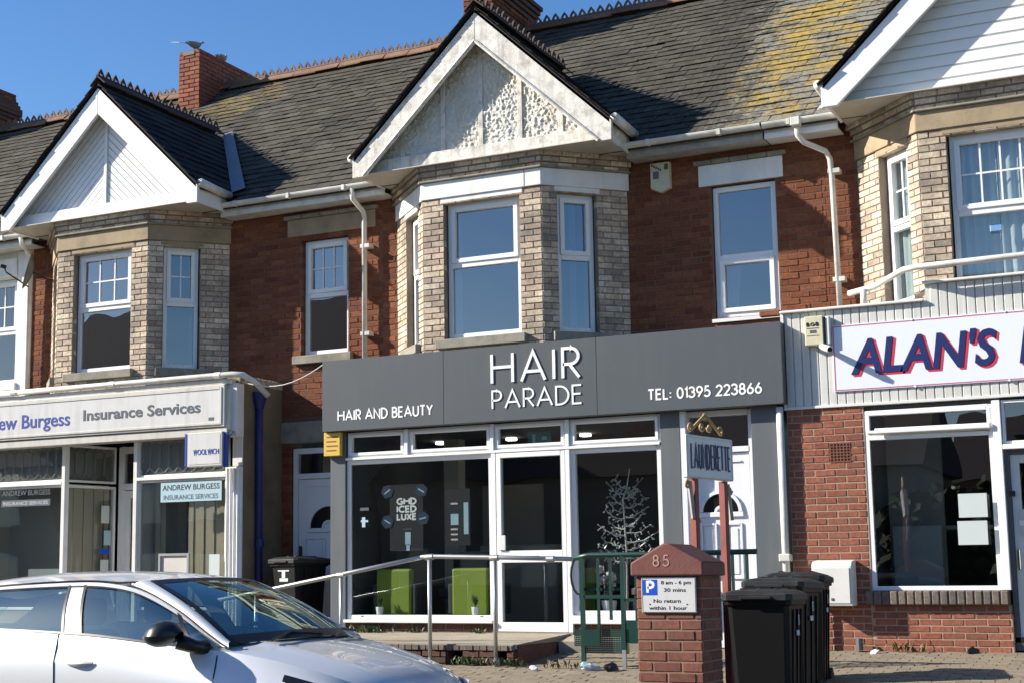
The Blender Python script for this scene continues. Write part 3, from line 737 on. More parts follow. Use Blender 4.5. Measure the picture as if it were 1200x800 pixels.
def bay(parent, xc, band, zlow, cfg):
    """canted bay: front 1.57 wide, two 45 degree cheeks"""
    fs = {'f': (Fr(xc-.785, -.79), 1.57, (.285, 1.285)), 'r': (Fr(xc+.785, -.79, 1, 1), 1.117, (.21, .71)), 'l': (Fr(xc-1.575, 0, 1, -1), 1.117, (.41, .91))}
    core = None
    its = []
    mort = MB()
    for k, (fr, L_, (a, b)) in fs.items():
        rs = cut([(0, L_, zlow, 6.19)], (a-.004, b+.004, 4.43-.004, 6.12))
        e = .010
        for (p, q, c, d) in rs: mort.box(p, q, -.2, -e, c, d, fr)
        its += lay_list(fr, 0, L_, zlow, 6.185, [(a, b, 4.43, 6.13)], H=.0735, bond=.5)
    core = mort.build('bay_wall', 'mortar_bay', parent)
    lay_build(its, 'buff_brick', core, cap=300)
    for k, (fr, L_, (a, b)) in fs.items():
        t0, t1 = (-.010, L_+.010)
        # lintel band
        bx('stone_band', band, core, t0, t1, -.19, .022, 6.19, 6.40, fr, bevel=.006)
        if k == 'f' and band == 'white_paint': bx('band_joint', 'weathered_stone', core, 1.36, 1.372, .0, .024, 6.20, 6.39, fr)
        if k != 'x': bx('lintel_head', band if band == 'sandstone' else 'white_paint', core, a-.04, b+.04, -.12, .004, 6.132, 6.189, fr)
        bx('string_course', 'weathered_stone', core, t0-.02, t1+.02, -.1, .055, 6.399, 6.424, fr, bevel=.008)
        for c in range(3):
            e = .035+.032*c; tt = e*.414
            bx('corbel_backing', 'mortar_bay', core, -tt+.01, L_+tt-.01, -.15, e-.012, 6.402+.064*c, 6.402+.064*(c+1), fr)
            lay_build(lay_list(fr, -tt, L_+tt, 6.404+.064*c, 6.404+.064*(c+1), dep=.08, proud=e, H=.064, bond=.5 if c % 2 else 0, L=.2+.02*c), 'buff_brick', core, name='corbel_brick', cap=12)
        window(parent, fr, a+.012, b-.012, 4.45, 6.12, cfg['zm'], d=-.095, curtain=cfg.get('cur_'+k), bars=cfg.get('bars_'+k), topopen=cfg.get('top', True), stone=cfg['stone'], gl=cfg.get('gl', 'glass_up'), botopen=False)
def main_gutter(parent, x0, x1, board):
    bx('fascia_board', board, parent, x0, x1, .27, .30, 6.50, 6.655, bevel=.003)
    bx('eaves_soffit', board, parent, x0, x1, -.02, .27, 6.51, 6.525)
    mb = MB(); n = 10
    pr_ = [(.36+.055*cos(RD(a)), 6.66+.055*sin(RD(a))) for a in range(180, 361, 20)]
    pr_ += [(x-(.006 if x > .36 else -.006), z+.006) for x, z in reversed(pr_)]
    mb.prism(pr_, lambda a, b: W0(x0, a, b), lambda a, b: W0(x1, a, b)); g = mb.build('gutter', 'gutter_white', parent)
    x = x0+.3
    while x < x1-.1:
        bx('gutter_joint', 'gutter_white', g, x-.02, x+.02, .30, .425, 6.598, 6.667); x += .85
def lintel_over(parent, x0, x1, mat, z0=6.14, z1=6.38):
    bx('lintel', mat, parent, x0, x1, -.15, .02, z0, z1, bevel=.008)
    for i in range(5):
        w_ = (x1-x0+.10)/5; bx('hood_mould', 'weathered_stone', parent, x0-.05+i*w_, x0-.05+(i+1)*w_-.006, -.05, .05+.003*(i % 2), z1+.004, z1+.055, bevel=.01)
def swan_pipe(parent, pts, r=.034, mat='gutter_white', name='downpipe'):
    o = MB().tube(pts, r, 10).build(name, mat, parent, smooth=True)
    return o
def clip(parent, x, z, d=.1, r=.05): bx('pipe_clip', 'gutter_white', parent, x-r, x+r+.03, 0, d+.03, z-.025, z+.025)
def panel_door(parent, fr, u0, u1, z0, z1, d, arch=True, name='front_door', handle=0):
    dr = bx(name, 'door_white', parent, u0, u1, d-.05, d, z0, z1, fr, bevel=.004); w_ = u1-u0; uc = (u0+u1)/2; h = z1-z0
    zc = z0+h*.685; R = w_*.30
    def arcf(r0, r1, d0, d1, nm, mt, n=16):
        mb = MB(); A = [(uc+r1*cos(pi*i/n), zc+r1*sin(pi*i/n)) for i in range(n+1)]; B = [(uc+r0*cos(pi*i/n), zc+r0*sin(pi*i/n)) for i in range(n+1)]
        vs = [fr(a, d1, b) for a, b in A+B]+[fr(a, d0, b) for a, b in A+B]; m_ = n+1; F = []
        for i in range(n): F += [(i, i+1, m_+i+1, m_+i), (i, 2*m_+i, 2*m_+i+1, i+1), (m_+i, m_+i+1, 3*m_+i+1, 3*m_+i)]
        F += [(0, m_, 3*m_, 2*m_), (n, 2*m_+n, 3*m_+n, m_+n)]
        mb.add(vs, F); mb.build(nm, mt, dr)
    arcf(R*.36, R, d-.002, d+.006, 'fanlight', 'black_gloss'); arcf(R, R+.035, d-.002, d+.024, 'arch_moulding', 'door_white'); arcf(R*.36-.03, R*.36, d-.002, d+.020, 'arch_moulding', 'door_white')
    bx('arch_base', 'door_white', dr, uc-R-.05, uc+R+.05, d, d+.024, zc-.055, zc-.001, fr, bevel=.006)
    for s in (-1, 1):
        a, b = (u0+.10, uc-.05) if s < 0 else (uc+.05, u1-.10)
        for (c0, c1) in ((z0+.12, z0+h*.27), (z0+h*.33, zc-.12)):
            mb = MB(); ring(mb, fr, a, b, c0, c1, .022, d, d+.016); mb.build('panel_moulding', 'door_white', dr, bevel=.004)
            bx('door_panel', 'door_white', dr, a+.05, b-.05, d-.002, d+.010, c0+.05, c1-.05, fr, bevel=.005)
    mb = MB(); mb.box(uc-R-.04, uc+R+.04, d, d+.014, z1-.10, z1-.085, fr); mb.build('top_moulding', 'door_white', dr)
    if handle: bx('letter_plate', 'chrome', dr, uc-.10, uc+.10, d, d+.012, z0+.95, z0+1.0, fr); bx('door_handle', 'black_plastic', dr, u0+.03, u0+.06, d, d+.045, z0+1.0, z0+1.16, fr, bevel=.006)
    return dr
# ================================================================== HOUSES
HG = 'terraced houses in the row'
# ---------------- far left white-painted house
H0 = thing('terraced_house', 'terraced house at the far left edge with white painted upper wall, mostly cut off', 'house', (-18, 0, .85), HG)
wall(H0, 'painted_wall', W0, -21, -15.36, 3.2, 6.62, [(-16.55, -15.66, 4.53, 6.12)], 'white_paint')
wl = wall(H0, 'brick_wall', W0, -15.35, -15.10, 3.2, 6.62, [], 'mortar_dark'); lay_build(lay_list(W0, -15.35, -15.10, 3.2, 6.62), 'red_brick', wl, cap=100)
bx('pilaster_strip', 'white_paint', H0, -15.62, -15.37, -.01, .035, 4.3, 6.5, bevel=.005)
bx('lintel', 'white_paint', H0, -16.7, -15.63, -.02, .06, 6.14, 6.40, bevel=.01)
window(H0, W0, -16.54, -15.67, 4.54, 6.12, 5.32, bars=(3, 2, 1), stone='white_paint', gl='glass_plain')
main_roof(H0, -22, -15.1, None, 'slate_left'); main_gutter(H0, -21, -15.14, 'gutter_white')
swan_pipe(H0, [(-15.28, -.36, 6.62), (-15.28, -.33, 6.52), (-15.30, -.12, 6.38), (-15.31, -.10, 4.25)])
chimney(H0, -21.3, -20.45, 3.2, 5.0, 9.0, 11.15, 8)
bx('shop_front', 'room_mid', H0, -21, -15.25, -.2, .88, .8, 4.15)
# ---------------- insurance house
HL = thing('terraced_house', 'brick terraced house with white chevron-boarded gable above the insurance office', 'house', (-12.3, 0, .85), HG)
xl = -13.39
wl = wall(HL, 'brick_wall', W0, -15.10, -9.42, .85, 6.62, [(xl-1.5, xl+1.5, .8, 6.6), (-10.66, -9.94, 4.53, 6.11), (-10.81, -9.60, .85, 3.52)], 'mortar_dark')
lay_build(lay_list(W0, -15.10, -9.42, .85, 6.55, [(xl-1.57, xl+1.57, .8, 6.6), (-10.66, -9.94, 4.53, 6.12), (-10.87, -9.50, 6.17, 6.44), (-10.96, -9.5, 3.40, 3.70), (-10.81, -9.60, .85, 3.5)], H=.0745, j=.007, rough=.004), 'red_brick', wl, cap=300)
bay(HL, xl, 'sandstone', 3.9, dict(zm=5.34, stone='weathered_stone', bars_f=(3, 2, 1), bars_r=(2, 2, 1), bars_l=(2, 2, 1),
    cur_r=[('red_cloth', .0, 1.0, 0, .5, .7), ('pale_cloth', .78, 1, .0, .95, .0)], cur_f=[('red_cloth', 0, .15, 0, .95, 0)], gl='glass_up', top=True))
window(HL, W0, -10.65, -9.95, 4.55, 6.10, 5.36, d=-.09, bars=(3, 2, 1), stone='weathered_stone', gl='glass_up')
lintel_over(HL, -10.87, -9.52, 'sandstone', 6.17, 6.40)
rf = main_roof(HL, -15.1, -9.42, xl+.03, 'slate_left'); gable(HL, xl+.03, 'chevron')
main_gutter(HL, xl+1.62, -9.42, 'gutter_white')
chimney(HL, -15.30, -14.86, 3.4, 5.05, 9.2, 10.62, 0, 'new_brick')
bx('flue_opening', 'letter_black', HL, -15.20, -14.97, -3.39, -3.394, 10.53, 10.60)
swan_pipe(HL, [(-9.67, -.36, 6.62), (-9.67, -.33, 6.48), (-9.63, -.14, 6.36), (-9.63, -.10, 6.28), (-9.63, -.10, 4.3)])
for z in (5.9, 4.75): clip(HL, -9.63, z)
# the recessed flat door beside the office
bx('door_lintel', 'weathered_stone', HL, -10.96, -9.55, -.1, .03, 3.40, 3.68, bevel=.01)
mb = MB(); ring(mb, W0, -10.80, -9.72, .86, 3.33, .07, -.12, -.04); mb.box(-10.73, -9.79, -.12, -.035, 2.93, 3.0, W0); df = mb.build('door_frame', 'door_white', HL, bevel=.004)
bx('pane', 'glass_plain', df, -10.73, -9.79, -.085, -.075, 3.0, 3.26); bx('door_backing', 'room_dark', HL, -10.80, -9.72, -.3, -.25, .86, 3.33)
panel_door(HL, W0, -10.725, -9.795, .90, 2.925, -.06, handle=1)
# ---------------- hair salon house
HC = thing('terraced_house', 'red brick terraced house with peeling stucco gable and white banded bay above the hair salon', 'house', (-6.6, 0, .85), HG)
xc = -7.625
wl = wall(HC, 'brick_wall', W0, -9.42, -3.75, 3.3, 6.62, [(xc-1.5, xc+1.5, 3.2, 6.6), (-5.03, -4.28, 4.53, 6.11)], 'mortar_dark')
lay_build(lay_list(W0, -9.42, -3.75, 3.3, 6.55, [(xc-1.57, xc+1.57, 3.2, 6.6), (-5.04, -4.27, 4.53, 6.12), (-5.17, -4.18, 6.11, 6.40)], H=.0745, j=.007, rough=.004), 'red_brick', wl, cap=300)
bay(HC, xc, 'white_paint', 3.9, dict(zm=5.36, stone='weathered_stone', top=True, cur_r=[('net_curtain', .42, .60, 0, 1, 0), ('pale_cloth', .8, .95, 0, 1, 0)], cur_f=[('net_curtain', 0, .14, 0, 1, 0)]))
window(HC, W0, -5.025, -4.285, 4.545, 6.10, 5.26, d=-.06, topopen=False, botopen=True, curtain=[('net_curtain', .08, .40, 0, .48, .35)], fw=.06)
bx('sill', 'upvc_old', HC, -5.06, -4.22, -.02, .03, 4.50, 4.54)
lintel_over(HC, -5.17, -4.18, 'white_paint', 6.12, 6.37)
main_roof(HC, -9.42, -5.0, xc+.05, 'slate_centre'); gable(HC, xc+.05, 'worn', barge='old_paint')
main_gutter(HC, xc+1.68, -4.32, 'timber_grey'); main_gutter(HC, -9.42, xc-1.6, 'gutter_white')
ch = chimney(HC, -9.62, -9.13, 2.9, 4.44, 8.9, 11.6, 0)
for k in range(4):
    e = .03*(k+1); z = 10.32+.075*k
    bx('chimney_course', 'dark_brick', ch, -9.62-e, -9.13+e, -4.44-e, -2.9+e, z, z+.07, bevel=.006)
swan_pipe(HC, [(-3.92, -.36, 6.62), (-3.91, -.35, 6.47), (-3.86, -.30, 6.40), (-3.66, -.14, 6.31), (-3.62, -.11, 6.22), (-3.61, -.10, 6.0), (-3.59, -.10, 4.42)], .032)
bx('gutter_outlet', 'gutter_white', HC, -3.975, -3.865, .30, .428, 6.575, 6.672, bevel=.01)
for z in (6.08, 4.85): clip(HC, -3.60, z)
# ---------------- right-hand house
HR = thing('terraced_house', 'terraced house at the right with white boarded gable, above the shop with navy letters', 'house', (-.8, 0, .85), HG)
xr = -1.78
wl = wall(HR, 'brick_wall', W0, -3.75, 2.2, 3.3, 6.62, [(xr-1.5, xr+1.5, 3.2, 6.6)], 'mortar_dark')
lay_build(lay_list(W0, -3.75, xr-1.57, 3.3, 6.55, H=.0745), 'red_brick', wl, cap=150)
bay(HR, xr, 'sandstone', 4.0, dict(zm=5.30, stone='weathered_stone', top=True, bars_f=(4, 2, 1), bars_l=(2, 2, 1), cur_f=[('net_curtain', .0, .45, 0, 1, 0), ('net_curtain', .46, 1, 0, 1, 0)], cur_l=[('net_curtain', 0, 1, 0, 1, 0)], gl='glass_plain'))
main_roof(HR, -5.0, 2.2, xr, 'slate_right'); gable(HR, xr, 'right'); main_gutter(HR, -4.30, xr-1.70, 'upvc')
bx('window_vent', 'chrome', HR, -1.92, -1.80, .70, .715, 5.06, 5.14, bevel=.01)
# ================================================================== SHOPS (parts of their houses)
SF_ = Fr(0, -.9)
def glazing(parent, u0, u1, z0, z1, gl='glass_shop', d=-.03, fr=SF_, fw=.05, mat='upvc', name='shop_window', sash=0, cill=True):
    mb = MB(); ring(mb, fr, u0, u1, z0, z1, fw, d-.05, d+.02, fw); w_ = mb.build(name, mat, parent, bevel=.004)
    if sash:
        m2 = MB(); ring(m2, fr, u0+fw-.012, u1-fw+.012, z0+fw-.012, z1-fw+.012, sash, d-.03, d+.034); m2.build('sash', mat, w_, bevel=.004)
    s = sash
    bx('pane', gl, w_, u0+fw+s-.006, u1-fw-s+.006, d-.025, d-.013, z0+fw+s-.006, z1-fw-s+.006, fr)
    return w_
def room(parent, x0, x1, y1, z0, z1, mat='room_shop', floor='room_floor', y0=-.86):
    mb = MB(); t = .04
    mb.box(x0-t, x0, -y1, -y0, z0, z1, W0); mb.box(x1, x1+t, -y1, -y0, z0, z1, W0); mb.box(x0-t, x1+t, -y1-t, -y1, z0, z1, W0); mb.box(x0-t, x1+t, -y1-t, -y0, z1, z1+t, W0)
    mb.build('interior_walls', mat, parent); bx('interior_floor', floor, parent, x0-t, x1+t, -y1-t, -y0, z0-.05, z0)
# ---------- salon
room(HC, -9.38, -5.47, 3.6, 1.0, 3.38)
bx('shop_roof', 'lead', HC, -9.62, -4.05, 0, .9, 3.42, 3.5)
bx('party_side', 'fascia_grey_side', HC, -9.66, -9.62, 0, .9, .84, 3.40)
for (a, b) in ((-9.645, -9.435), (-5.425, -5.20), (-4.41, -4.13)):
    bx('pilaster', 'grey_paint', HC, a, b, -.55, .022, .83, 3.405, SF_, bevel=.004)
sw = glazing(HC, -9.43, -7.475, 1.145, 3.05)
bx('window_board', 'upvc', sw, -9.44, -7.47, -.02, .07, 1.105, 1.142, SF_, bevel=.006)
for x in (-9.2, -7.62): bx('drain_cap', 'black_plastic', sw, x-.02, x+.02, .02, .028, 1.175, 1.188, SF_)
glazing(HC, -9.42, -8.62, 3.085, 3.39, name='top_light', sash=.035, fw=.035); glazing(HC, -8.57, -7.48, 3.085, 3.39, name='top_light', sash=.035, fw=.035)
glazing(HC, -7.45, -6.55, 3.085, 3.39, name='top_light', sash=.035, fw=.035); glazing(HC, -6.50, -5.43, 3.085, 3.39, name='top_light', sash=.035, fw=.035)
bx('transom', 'upvc', HC, -9.43, -5.43, -.07, .03, 3.052, 3.083, SF_, bevel=.004)
for x in (-8.595, -7.465, -6.525): bx('mullion', 'upvc', HC, x-.022, x+.022, -.072, .024, 3.086, 3.392, SF_, bevel=.004)
for x in (-7.447, -6.525): bx('mullion', 'upvc', HC, x-.026, x+.026, -.072, .026, 1.01, 3.049, SF_, bevel=.004)
sd = bx('shop_door', 'upvc', HC, -7.415, -7.405, -.05, .02, 1.02, 3.045, SF_)
mb = MB(); ring(mb, SF_, -7.415, -6.555, 1.015, 3.045, .055, -.05, .025, .105); mb.box(-7.36, -6.61, -.05, .025, 1.79, 1.925, SF_); mb.build('door_stile', 'upvc', sd, bevel=.004)
bx('pane', 'glass_shop', sd, -7.362, -6.608, -.02, -.008, 1.118, 1.792, SF_); bx('pane', 'glass_shop', sd, -7.362, -6.608, -.02, -.008, 1.923, 2.992, SF_)
bx('lock_plate', 'upvc_old', sd, -7.385, -7.30, .026, .045, 1.93, 2.10, SF_, bevel=.005); bx('letter_plate', 'chrome', sd, -7.12, -6.88, .026, .036, 1.83, 1.865, SF_, bevel=.004)
sw2 = glazing(HC, -6.498, -5.43, 1.20, 3.05); bx('window_board', 'upvc', sw2, -6.50, -5.425, -.02, .06, 1.105, 1.197, SF_, bevel=.006)
bx('plinth', 'mortar_pale', HC, -9.44, -7.49, -.1, -.010, .84, 1.10, SF_); bx('plinth', 'mortar_pale', HC, -6.50, -5.44, -.1, -.010, .84, 1.10, SF_)
pw = bx('stall_riser', 'mortar_dark', HC, -9.44, -7.49, -.098, -.02, .84, 1.099, SF_)
lay_build(lay_list(SF_, -9.44, -7.49, .885, 1.10, H=.072, dep=.08)+lay_list(SF_, -6.50, -5.44, .885, 1.10, H=.072, dep=.08), 'dark_brick', pw, cap=80)
bx('doorstep', 'concrete', HC, -7.49, -6.50, -.3, .03, .9, 1.012, SF_)
# launderette entrance inside the salon front
mb = MB(); ring(mb, SF_, -5.198, -4.412, .86, 3.40, .06, -.17, -.08); mb.box(-5.14, -4.47, -.17, -.075, 2.94, 3.0, SF_); ld = mb.build('door_frame', 'door_white', HC, bevel=.004)
bx('pane', 'glass_plain', ld, -5.14, -4.47, -.13, -.12, 3.0, 3.34, SF_); bx('door_backing', 'room_dark', HC, -5.19, -4.42, -.5, -.45, .86, 3.4, SF_)
panel_door(HC, SF_, -5.135, -4.475, .92, 2.935, -.10)
bx('frame_lining', 'door_white', HC, -5.199, -5.14, -.078, .018, .86, 3.40, SF_); bx('keep_plate', 'black_plastic', HC, -5.13, -5.10, -.1, -.07, 1.98, 2.10, SF_)
swan_pipe(HC, [(-4.09, -.95, 3.38), (-4.09, -.95, 2.0), (-4.08, -.95, .9)], .038)
bx('pipe_collar', 'gutter_white', HC, -4.15, -4.03, .0, .11, 1.76, 1.84, SF_, bevel=.01)
# ---------- insurance shop
bx('side_wall', 'render_brown', HL, -10.99, -10.95, .001, .90, .84, 4.10); 
its = lay_list(Fr(-10.945, -1.0, 0, 1), 0, 1.0, 4.10, 4.22, L=.085, H=.12, dep=.2)
pc = bx('parapet', 'mortar_dark', HL, -11.12, -10.96, .0, .98, 4.0, 4.205); lay_build(its, 'buff_brick', pc, name='coping_brick', cap=40)
swan_pipe(HL, [(-10.90, -.62, 3.86), (-10.90, -.62, 3.4), (-10.90, -.60, .9)], .05, 'blue_pipe')
MB().tube([(-10.90, -.62, 3.80), (-10.90, -.62, 3.95), (-10.90, -.62, 4.02)], [.05, .095, .10], 12).build('hopper', 'blue_pipe', HL)
MB().tube([(-10.90, -.60, 2.04), (-10.90, -.60, 2.14)], .065, 12).build('pipe_collar', 'blue_pipe', HL)
swan_pipe(HL, [(-15.3, -1.12, 4.20), (-13, -1.12, 4.20), (-10.98, -1.12, 4.20), (-10.84, -1.09, 4.19), (-10.74, -.95, 4.10), (-10.66, -.78, 3.94)], .038, name='gutter')
for x in (-14.6, -12.9, -11.2): MB().tube([(x-.05, -1.12, 4.20), (x+.05, -1.12, 4.20)], .044, 10).build('gutter_joint', 'gutter_white', HL)
bx('shop_roof', 'lead', HL, -15.3, -10.96, 0, 1.0, 4.02, 4.09)
bx('cornice_board', 'sign_box', HL, -15.3, -11.0, 1.0, 1.10, 4.09, 4.155, bevel=.006)
bx('corner_block', 'upvc_old', HL, -11.10, -10.945, .90, 1.06, 3.42, 4.10, bevel=.005)
pl = bx('corner_pilaster', 'white_paint', HL, -11.20, -10.955, .80, .93, .84, 3.05, bevel=.005)
for i in range(4): MB().tube([(-11.17+.055*i, -.933, .9), (-11.17+.055*i, -.933, 3.03)], .017, 8).build('flute', 'white_paint', pl)
bx('pilaster_head', 'upvc_old', HL, -11.10, -10.955, .80, .92, 3.06, 3.42)
bx('stall_riser', 'render_brown', HL, -15.3, -13.85, .78, .88, .84, 1.25); bx('stall_riser', 'render_brown', HL, -12.62, -11.2, .78, .88, .84, 1.25)
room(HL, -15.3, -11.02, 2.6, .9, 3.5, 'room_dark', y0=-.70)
bx('ceiling', 'upvc_old', HL, -15.3, -10.99, .002, .86, 3.50, 3.54)
RT = Fr(-13.88, -.9, .2756, .9613)       # the angled side pane that leads into the lobby
for nm, fr, u0, u1 in (('shop_window', SF_, -15.3, -13.87), ('shop_window', SF_, -12.63, -11.20), ('return_window', RT, 0.03, .86)):
    w_ = glazing(HL, u0, u1, 1.25, 2.93, 'glass_plain', fr=fr, mat='white_paint', name=nm, fw=.035)
    t_ = glazing(HL, u0, u1, 2.97, 3.48, 'glass_plain', fr=fr, mat='white_paint', name='leaded_top_light', fw=.03)
    bx('obscured_pane', 'room_mid', t_, u0+.03, u1-.03, -.075, -.07, 3.0, 3.45, fr)
    n = max(3, round((u1-u0)/.155)); st = (u1-u0-.06)/n
    for i in range(n):
        a = u0+.03+i*st; b = a+st; m_ = (a+b)/2; q = []
        for px, pz in ((m_, 3.455), (b-.008, 3.38), (b-.008, 3.09), (m_, 3.02)): q.append(fr(px, -.034, pz))
        MB().tube(q, .006, 4).build('lead_came', 'lead', t_)
        q = [fr(px, -.034, pz) for px, pz in ((m_, 3.455), (a+.008, 3.38), (a+.008, 3.09), (m_, 3.02))]
        MB().tube(q, .006, 4).build('lead_came', 'lead', t_)
for u, fr in ((-13.865, SF_), (-12.645, SF_)): bx('corner_post', 'white_paint', HL, u-.03, u+.03, -.06, .03, .84, 3.50, fr, bevel=.004)
bx('transom', 'white_paint', HL, -15.3, -13.90, -.05, .032, 2.93, 2.97, SF_); bx('transom', 'white_paint', HL, -12.62, -11.2, -.05, .032, 2.93, 2.97, SF_)
bx('return_riser', 'render_brown', HL, 0.0, .88, -.1, -.01, .84, 1.25, RT)
od = MB(); ring(od, W0, -13.62, -12.70, .9, 3.48, .09, -.02, .06); od.box(-13.53, -12.79, -.02, .064, 2.88, 2.97, W0); od = od.build('office_door_frame', 'white_paint', HL, bevel=.004)
dd = bx('office_door', 'room_dark', HL, -13.53, -12.79, -.01, .01, .92, 2.88); mb = MB(); ring(mb, W0, -13.53, -12.79, .92, 2.87, .10, .0, .045, .3); mb.build('door_stile', 'white_paint', dd, bevel=.004)
bx('pane', 'glass_plain', od, -13.53, -12.79, .02, .03, 2.97, 3.39)
bx('pane_backboard', 'room_mid', HL, -15.25, -13.98, -.5, -.46, 1.3, 2.95, SF_)  # plain panel added behind the far-left pane to turn it flat grey
bx('lobby_wall', 'white_paint', HL, -12.68, -12.64, .0, .88, .9, 3.5); bx('lobby_wall', 'white_paint', HL, -13.60, -13.53, .0, .03, .9, 3.5)
bx('front_wall', 'white_paint', HL, -12.70, -12.50, -.05, .0, .9, 3.5)
# blinds hang behind the side pane and behind the right-hand pane
for fr, u0, u1, d in ((RT, .08, .80, -.12), (SF_, -11.95, -11.25, -.22), (SF_, -12.55, -12.42, -.30), (SF_, -15.2, -13.95, -.6)):
    bl = MB(); k = 0; x = u0
    while x < u1-.02:
        bl.box(x, x+.075, d-.01-(.012 if k % 2 else 0), d-(.012 if k % 2 else 0), 1.3, 2.95, fr); x += .083; k += 1
    bl.build('vertical_blind', 'blind_fabric', HL)
# ---------- right-hand shop
fwall = wall(HR, 'shop_wall', SF_, -4.03, -3.235, .84, 3.345, [], 'mortar_pale', thick=.25)
vent_h = (-3.60, -3.385, 2.775, 2.98)
lay_build(lay_list(SF_, -4.03, -3.25, .84, 3.35, [vent_h], H=.0722, L=.215), 'new_brick', fwall, cap=300)
fw2 = wall(HR, 'stall_riser', SF_, -3.235, -1.915, .84, 1.31, [], 'mortar_pale', thick=.25)
lay_build(lay_list(SF_, -3.25, -1.915, .84, 1.31, H=.0722, L=.215), 'new_brick', fw2, cap=120)
bx('wall_end', 'dark_brick', HR, -1.915, -1.905, -.25, -.002, .84, 1.31, SF_)
av = MB(); av.box(-3.60, -3.385, -.03, .004, 2.775, 2.98, SF_); av = av.build('air_brick', 'new_brick', HR)
for i in range(6):
    for j in range(6): bx('air_hole', 'black_gloss', av, -3.585+i*.034, -3.565+i*.034, .0, .0052, 2.79+j*.031, 2.81+j*.031, SF_)
for i in range(17):
    u = -3.29+i*(1.37/17); bx('sill_brick', 'sill_brick', HR, u, u+1.37/17-.008, -.12, .075+random.uniform(-.003, .003), 1.315, 1.452, SF_, bevel=.012)
bx('sill_bed', 'mortar_dark', HR, -3.285, -1.925, -.12, .06, 1.318, 1.445, SF_)
room(HR, -3.22, 1.0, 3.2, 1.0, 3.3)
aw = glazing(HR, -3.235, -1.985, 1.455, 3.03, 'glass_plain', mat='upvc', fw=.045)
al = glazing(HR, -3.235, -1.985, 3.03, 3.29, 'glass_plain', mat='upvc', fw=.035, name='top_light', sash=.03)
bx('top_light_rail', 'upvc', al, -3.12, -2.0, .02, .06, 3.045, 3.10, SF_, bevel=.008)
bx('door_post', 'upvc', HR, -1.982, -1.905, -.07, .03, 1.455, 3.32, SF_, bevel=.004)
bx('transom', 'upvc', HR, -1.90, 1.2, -.07, .034, 2.83, 2.88, SF_, bevel=.004); glazing(HR, -1.90, -1.0, 2.885, 3.32, 'glass_plain', name='top_light', fw=.03)
adr = bx('shop_door', 'letter_grey', HR, -1.86, -.98, -.11, -.09, .87, 1.9, SF_)
mb = MB(); ring(mb, SF_, -1.905, -.94, .87, 2.83, .05, -.14, -.04); mb.build('door_frame', 'fascia_grey_side', adr, bevel=.004)
mb = MB(); ring(mb, SF_, -1.855, -.99, .88, 2.78, .085, -.12, -.06, .12); mb.box(-1.78, -1.07, -.12, -.058, 1.86, 2.02, SF_); mb.box(-1.78, -1.07, -.12, -.058, 1.56, 1.62, SF_); mb.build('door_stile', 'upvc_old', adr, bevel=.004)
bx('pane', 'glass_plain', adr, -1.77, -1.07, -.10, -.09, 2.02, 2.70, SF_); bx('kick_panel', 'upvc_old', adr, -1.77, -1.07, -.085, -.07, 1.60, 1.86, SF_); bx('notice_panel', 'sign_box', adr, -1.80, -1.05, -.055, -.045, 1.98, 2.24, SF_); bx('notice_panel', 'upvc', adr, -1.80, -1.05, -.054, -.042, 2.08, 2.13, SF_)
for i in range(9): bx('louvre', 'upvc_old', adr, -1.72, -1.07, -.088, -.066, 1.03+i*.055, 1.065+i*.055, SF_, bevel=.004)
bx('door_closer', 'black_plastic', adr, -1.87, -1.82, -.05, -.02, 2.37, 2.42, SF_); bx('door_handle', 'chrome', adr, -1.84, -1.81, -.058, -.02, 1.65, 1.85, SF_, bevel=.006)
bx('interior_partition', 'room_mid', HR, -3.16, -2.60, -.75, -.70, 1.0, 3.3, SF_); bx('cupboard', 'paper', HR, -3.12, -2.63, -.70, -.62, 1.3, 2.12, SF_)
bx('counter', 'room_mid', HR, -3.12, -1.95, -1.3, -.75, 2.08, 2.12, SF_)
# ribbed white cladding above the shop, in two heights
cb = bx('cladding_backing', 'cladding', HR, -4.02, 1.0, -.5, -.012, 3.36, 4.37, SF_)
cb2 = bx('cladding_backing', 'cladding', HR, -2.56, 1.0, -.5, -.013, 4.37, 4.55, SF_)
x = -4.015; 
while x < -.55:
    top = 4.37 if x < -2.56 else 4.55
    bx('cladding_strip', 'cladding', cb, x, x+.079, -.012, .004, 3.375, top, SF_, bevel=.005); x += .0885
bx('cladding_trim', 'upvc_old', HR, -4.03, 1.0, -.03, .022, 3.345, 3.375, SF_, bevel=.004)
bx('capping', 'upvc_old', HR, -4.05, -2.57, -.1, .05, 4.372, 4.40, SF_, bevel=.006); bx('capping', 'upvc_old', HR, -2.58, 1.0, -.1, .05, 4.552, 4.58, SF_, bevel=.006)
bx('corner_trim', 'upvc_old', HR, -4.05, -4.018, -.1, .02, 3.345, 4.372, SF_)
swan_pipe(HR, [(-3.40, -.52, 4.60), (-3.10, -.68, 4.62), (-2.74, -1.02, 4.70), (-2.60, -1.10, 4.70), (.2, -1.10, 4.74)], .032, name='gutter')
swan_pipe(HR, [(-3.22, -.66, 4.60), (-3.22, -.68, 4.40)], .034); bx('roof_slab', 'lead', HR, -4.0, 1, 0, .88, 4.34, 4.365)
for k in range(2): bx('loose_brick', 'red_brick', HR, -4.28+.16*k*1.8, -4.06+.16*k*1.8, .80, .90, 4.37+.03*k, 4.43+.03*k, bevel=.008)
